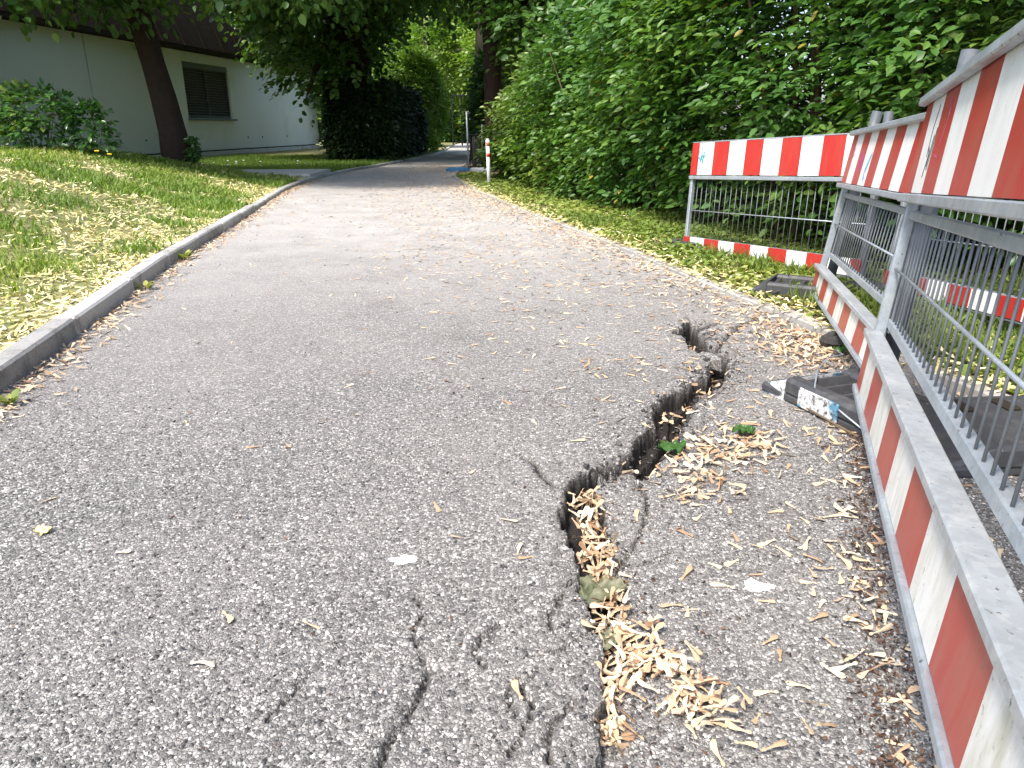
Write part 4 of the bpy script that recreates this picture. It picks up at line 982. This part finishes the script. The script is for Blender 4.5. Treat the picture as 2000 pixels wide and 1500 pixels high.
# ------------------------------------------------------------------ the barriers
def barrier(label, BL, a, up, L, front=1, old=False, rails=True, tubes=((0.035, 1.07),), stripe=.168, phase=.5, midw=(.44,), bb=.69, fr=.638, br=.258, lt=.15, marks=None):
    BL = np.array(BL, float); a = unit(np.array(a, float)); w = unit(np.array(up, float)); H = .972*float(np.linalg.norm(up))
    n = unit(np.cross(a, w))                  # towards the path
    if n[0] > 0: n = -n
    ax = np.array([a, n, w])
    off = .030 if rails else .016
    def P(s, d, t): return BL+a*s+n*(d-off)+w*(t*H)
    r = root('striped_barrier', tuple(BL+a*L/2-np.array([0, 0, .08])), label, 'barrier', 'red and white barriers')
    red, wht = (M['red_old'], M['white_old']) if old else (M['red'], M['white'])
    def board(name, t0, t1, d, mred, mwht, ph):
        b = MB(); s = .012; k = 0; V = []
        edges = [s]; e = s+stripe*ph
        while e < L-.012: edges.append(e); e += stripe
        edges.append(L-.012)
        th = .010
        for i in range(len(edges)-1):
            s0, s1 = edges[i], edges[i+1]; mi = i % 2
            f = [P(s0, d+th, t0), P(s1, d+th, t0), P(s1, d+th, t1), P(s0, d+th, t1)]; bk = [P(s0, d-th, t0), P(s1, d-th, t0), P(s1, d-th, t1), P(s0, d-th, t1)]
            b.add(f+bk, [(0, 1, 2, 3), (7, 6, 5, 4), (3, 2, 6, 7), (0, 4, 5, 1)]+([(0, 3, 7, 4)] if i == 0 else [])+([(1, 5, 6, 2)] if i == len(edges)-2 else []), mi)
        return b.build(name, [mred, mwht], r)
    ub = board('upper_board', bb+.004, .985, .014, M['red_dull'] if old else M['red'], M['white_dull'] if old else M['white'], phase)
    lb = board('lower_board', .012, lt-.005, .014, red, wht, phase)
    def rail(name, t0, t1, d0, d1, mat, s0=.0, s1=None, dz=0):
        s1 = L if s1 is None else s1
        c = P((s0+s1)/2, (d0+d1)/2, (t0+t1)/2)
        return MB().box(c, (s1-s0, d1-d0, (t1-t0)*H), ax, .004).build(name, mat, r)
    if rails:
        rail('top_rail', .972, 1.0, .026, .052, M['zinc']); rail('board_rail', bb-.028, bb, -.012, .045, M['zinc'])
        rail('frame_rail', fr-.030, fr, -.030, -.002, M['zinc'], .035); rail('bottom_rail', br-.034, br, -.056, -.022, M['zinc'], .035)
        rail('lower_board_rail', lt-.002, lt+.022, -.016, .044, M['zinc_top']); rail('board_lip', -.012, .010, .0, .036, M['zinc'])
    else:
        rail('top_rail', .986, .998, .0, .02, M['zinc']); rail('board_rail', bb-.036, bb-.004, -.02, .028, M['zinc']); rail('bottom_rail', lt-.02, lt-.006, -.06, -.0, M['zinc'])
        rail('board_lip', -.006, .008, -.01, .022, M['zinc_dull'])
    tb, tt = (br-.005, fr-.02) if rails else (lt-.01, bb-.02)
    # uprights
    for s in (.018, L-.018):
        MB().box(P(s, -.008, .5), (.036, .038, .985*H), ax, .005).build('upright', M['zinc'] if s < .1 else M['zinc_dull'], r)
    if rails: MB().box(P(.075, -.045, .45), (.03, .04, .46*H), ax, .004).build('inner_upright', M['zinc_dull'], r)
    nb = int((L-.16)/.066); V0 = None
    for k in range(nb+1):
        s = .105+k*.066 if rails else .07+k*.066
        if s > L-.04: break
        MB().tube([P(s, -.030, tb), P(s, -.026, tt)], .0032, 6).build('bar', M['zinc_dull'], r, True)
    for t in midw: MB().tube([P(.03, -.003, t), P(L-.03, -.003, t)], .0045, 6).build('cross_wire', M['zinc'], r, True)
    for (s, t1) in tubes:
        tu = MB().tube([P(s, -.060, .0)-np.array([0, 0, .04]), P(s, -.060, t1)], .029, 14); tu.build('post_tube', M['tube'], r, True)
        th = np.linspace(0, 2*math.pi, 17); ring = [P(s, -.052, min(t1-.055, 1.012))+a*.042*math.cos(q)+n*.052*math.sin(q) for q in th]
        MB().tube(ring, .0045, 6, False).build('ring_clip', M['zinc'], r, True)
    # scrawls: thin strokes of ink on the sheeting
    for (mat, strokes, rad) in (marks or []):
        g = MB()
        for st in strokes:
            for (s0, t0), (s1, t1) in zip(st[:-1], st[1:]):
                p0, p1 = P(s0, .0252, t0), P(s1, .0252, t1); q = unit(np.cross(p1-p0, n))*rad
                g.add([p0-q, p1-q, p1+q, p0+q, p0-q-n*.0006, p1-q-n*.0006, p1+q-n*.0006, p0+q-n*.0006], [(0, 1, 2, 3), (0, 4, 5, 1), (2, 6, 7, 3)])
        g.build('scrawl', mat, ub)
    return r
barrier('near red and white barrier cut by the right picture edge, grimy lower board', (1.275, 2.602, .087), (-.359, -.931, .069), (.134, .081, 1.033), 2.6, old=True, stripe=.235, phase=.61, lt=.195, br=.268, tubes=((.015, 1.15),),
        marks=[(M['ink_dark'], [[(.33, .95), (.30, .88), (.31, .80)], [(.31, .83), (.345, .81), (.32, .74)], [(.39, .88), (.37, .76)], [(.365, .86), (.35, .77)]], .0035),
               (M['ink_pink'], [[(.50, .92), (.53, .955), (.55, .90), (.51, .82)], [(.47, .80), (.53, .79)]], .0022)])
barrier('middle red and white barrier leaning outwards, pink and blue smears', (1.849, 4.534, .049), (-.266, -.963, .043), (.128, -.027, .95), 1.97, old=True, stripe=.198, phase=.85, tubes=((.02, 1.13),),
        marks=[(M['ink_pink'], [[(.50, .88), (.47, .76)], [(.53, .87), (.50, .75)], [(.56, .86), (.52, .78)], [(.47, .87), (.45, .79)]], .006),
               (M['ink_blue'], [[(.76, .86), (.70, .80), (.68, .75), (.72, .72)], [(.73, .82), (.69, .77)]], .012), (M['ink_pink'], [[(.20, .90), (.17, .84), (.21, .86)]], .004)])
barrier('crosswise red and white barrier before the hedge, teal scrawl at left', (1.511, 6.596, -.033), (.369, -.928, .051), (.043, .066, .934), 2.0, rails=False, stripe=.2, phase=.5, bb=.698, lt=.136, midw=(.377,), tubes=((1.94, 1.13),),
        marks=[(M['ink_teal'], [[(.12, .92), (.14, .80), (.155, .90), (.175, .80), (.19, .91)], [(.105, .87), (.13, .84)], [(.20, .93), (.17, .86)], [(.21, .88), (.18, .85)], [(.155, .95), (.155, .83)]], .0045)])
barrier('rear red and white barrier standing behind the near one', (2.36, 4.66, .03), (.035, -.997, .07), (.04, .0, .95), 2.0, rails=False, stripe=.2, phase=.3, bb=.698, lt=.125, midw=(.36, .62), tubes=((.05, 1.13),))

# feet of recycled plastic
def foot(label, c, yaw, L, W, painted=False, flat=False, Hh=.105):
    t = np.array([math.cos(yaw), math.sin(yaw), 0]); n = np.array([-t[1], t[0], 0]); ax = np.array([t, n, [0, 0, 1.]])
    c = np.array(c, float); r = root('barrier_foot', tuple(c), label, 'barrier foot', 'barrier feet')
    def P(s, d, z): return c+t*s+n*d+np.array([0, 0, z])
    MB().box(P(0, 0, .02), (L*.98, W*.98, .035), ax, .008).build('base_plate', M['rubber'], r)
    for sg in (-1, 1):
        MB().box(P(0, sg*(W/2-.035), .065), (L*.62, .07, Hh*.78), ax, .014).build('side_beam', M['rubber'], r)
        e = MB(); x0, x1 = sg*L*.30, sg*L*.5
        V = [P(x0, -W/2, .0), P(x1, -W/2*.92, .0), P(x1, W/2*.92, .0), P(x0, W/2, .0), P(x0, -W/2*.96, Hh), P(x1, -W/2*.85, .028), P(x1, W/2*.85, .028), P(x0, W/2*.96, Hh)]
        F = [(4, 5, 6, 7), (0, 1, 5, 4), (1, 2, 6, 5), (2, 3, 7, 6), (3, 0, 4, 7)]
        e.add(V, F if sg > 0 else [f[::-1] for f in F])
        e.build('end_ramp', M['paint'] if painted else M['rubber'], r)
    if flat:
        MB().box(P(-.02, 0, .075), (L*.56, W*.8, .05), ax, .012).build('top_plate', M['rubber'], r)
        for k in range(3): MB().box(P(-.16+k*.16, W*.28, .104), (.05, .1, .012), ax, .004).build('socket', M['eave'], r)
    else:
        for k in range(5):
            s = -L*.24+k*L*.12; MB().box(P(s, 0, .062), (.032, W-.13, .06), np.array([unit(t+np.array([0, 0, .5])), n, unit(np.array([0, 0, 1.])-t*.5)]), .006).build('rib', M['rubber'], r)
    if painted: MB().box(P(-L*.05, -W/2-.002, .05), (.2, .012, .075), ax, .004).build('paint_patch', M['paint'], r)
    return r
foot('black plastic foot with flaking blue and white paint at the near barrier', (1.29, 2.55, -.012), R(-70), .74, .34, painted=True, Hh=.088)
foot('flat black plastic base plate behind the near barrier bars', (1.70, 2.25, -.005), R(4), .86, .44, flat=True, Hh=.10)
foot('ribbed black plastic foot at the far end of the middle barrier', (1.80, 4.52, -.005), R(-30), .62, .36)
foot('low dark foot under the left end of the crosswise barrier', (1.55, 6.55, -.035), R(12), .5, .3, Hh=.07)
foot('dark foot where crosswise and rear barrier meet', (2.35, 4.72, -.03), R(5), .7, .36, Hh=.08)
# wire loop and twig by the painted foot
tw = MB().tube([(1.50, 3.30, .02), (1.46, 3.12, .05), (1.32, 2.95, .09), (1.19, 2.74, .105), (1.12, 2.58, .085), (1.16, 2.40, .05), (1.22, 2.24, .008)], .0035, 6)
tag(tw.build('wire', M['zinc'], None, True), 'thin bent wire hanging over the painted barrier foot', 'wire')
tw = MB().tube([(1.05, 2.80, .012), (1.08, 2.66, .010), (1.11, 2.50, .012), (1.17, 2.30, .010)], .004, 6)
tag(tw.build('twig', M['twig'], None, True), 'thin dry twig on the asphalt before the painted foot', 'twig')

# ------------------------------------------------------------------ bollard, far fence, frame, lamp
bo = root('bollard', (-.40, 13.5, -.02), 'slim white bollard with two red bands at the hedge corner', 'bollard')
MB().tube([(-.40, 13.5, -.1), (-.425, 13.5, .78)], .034, 14).build('post', M['white_post'], bo, True)
for z in (.50, .68):
    MB().tube([(-.40-.028*z, 13.5, z), (-.40-.028*(z+.06), 13.5, z+.06)], .0365, 14).build('band', M['red_band'], bo, True)
MB().tube([(-.425, 13.5, .78), (-.4255, 13.5, .80)], [.034, .022], 14).build('cap', M['white_post'], bo, True)
ff = root('mesh_fence', (-1.03, 18.3, 0), 'black netted fence panel seen edge on beside the far path', 'fence')
MB().tube([(-1.03, 18.3, 0), (-1.06, 18.3, 1.33)], .022, 10).build('post', M['zinc'], ff, True)
MB().tube([(-.78, 20.4, 0), (-.78, 20.4, 1.05)], .03, 10).build('post', M['zinc_dull'], ff, True)
MB().box((-.91, 19.35, .40), (.025, 2.1, .72), [[1, .12, 0], [-.12, 1, 0], [0, 0, 1]]).build('net_panel', M['black_net'], ff)
for z in (.08, .80): MB().tube([(-1.03, 18.3, z), (-.78, 20.4, z)], .016, 8).build('rail', M['black_metal'], ff, True)
for k in range(6): MB().tube([(-1.0+.04*k, 18.55+.34*k, .08), (-1.0+.04*k, 18.55+.34*k, .80)], .008, 6).build('bar', M['black_metal'], ff, True)
def softfoot(label, c, mat):
    b = MB(); cx, cy = c; n_ = 12; V = []
    for (q, z) in ((1, 0), (1, .05), (.72, .085)): V += [(cx+.29*q*math.cos(6.283*k/n_), cy+.2*q*math.sin(6.283*k/n_), z) for k in range(n_)]
    F = [(i*n_+k, i*n_+(k+1) % n_, (i+1)*n_+(k+1) % n_, (i+1)*n_+k) for i in range(2) for k in range(n_)]+[tuple(2*n_+k for k in range(n_))]
    b.add(V, F); tag(b.build('fence_foot', mat), label, 'fence foot')
softfoot('blue plastic foot left of the far fence post', (-1.28, 18.2), M['blue_foot'])
softfoot('pale grey plastic foot right of the far fence post', (-.72, 18.15), M['grey_foot'])
fr_ = root('metal_frame', (-2.6, 43, 0), 'black metal frame with two posts at the far end of the path', 'frame')
for x in (-3.25, -2.75, -1.35): MB().box((x, 43, 1.27), (.075, .075, 2.55), None, .01).build('post', M['black_metal'], fr_)
MB().box((-2.3, 43, 2.58), (2.0, .09, .09), None, .01).build('crossbar', M['black_metal'], fr_)
lp = root('path_lamp', (-2.05, 38, 0), 'small white path lamp against far foliage', 'lamp')
MB().tube([(-2.05, 38, 0), (-2.05, 38, 1.72)], .025, 8).build('pole', M['zinc_dull'], lp, True)
MB().tube([(-2.05, 38, 1.5), (-2.05, 38, 1.62), (-2.05, 38, 1.74), (-2.05, 38, 1.80)], [.06, .12, .12, .03], 12).build('lamp_head', M['lamp_white'], lp, True)
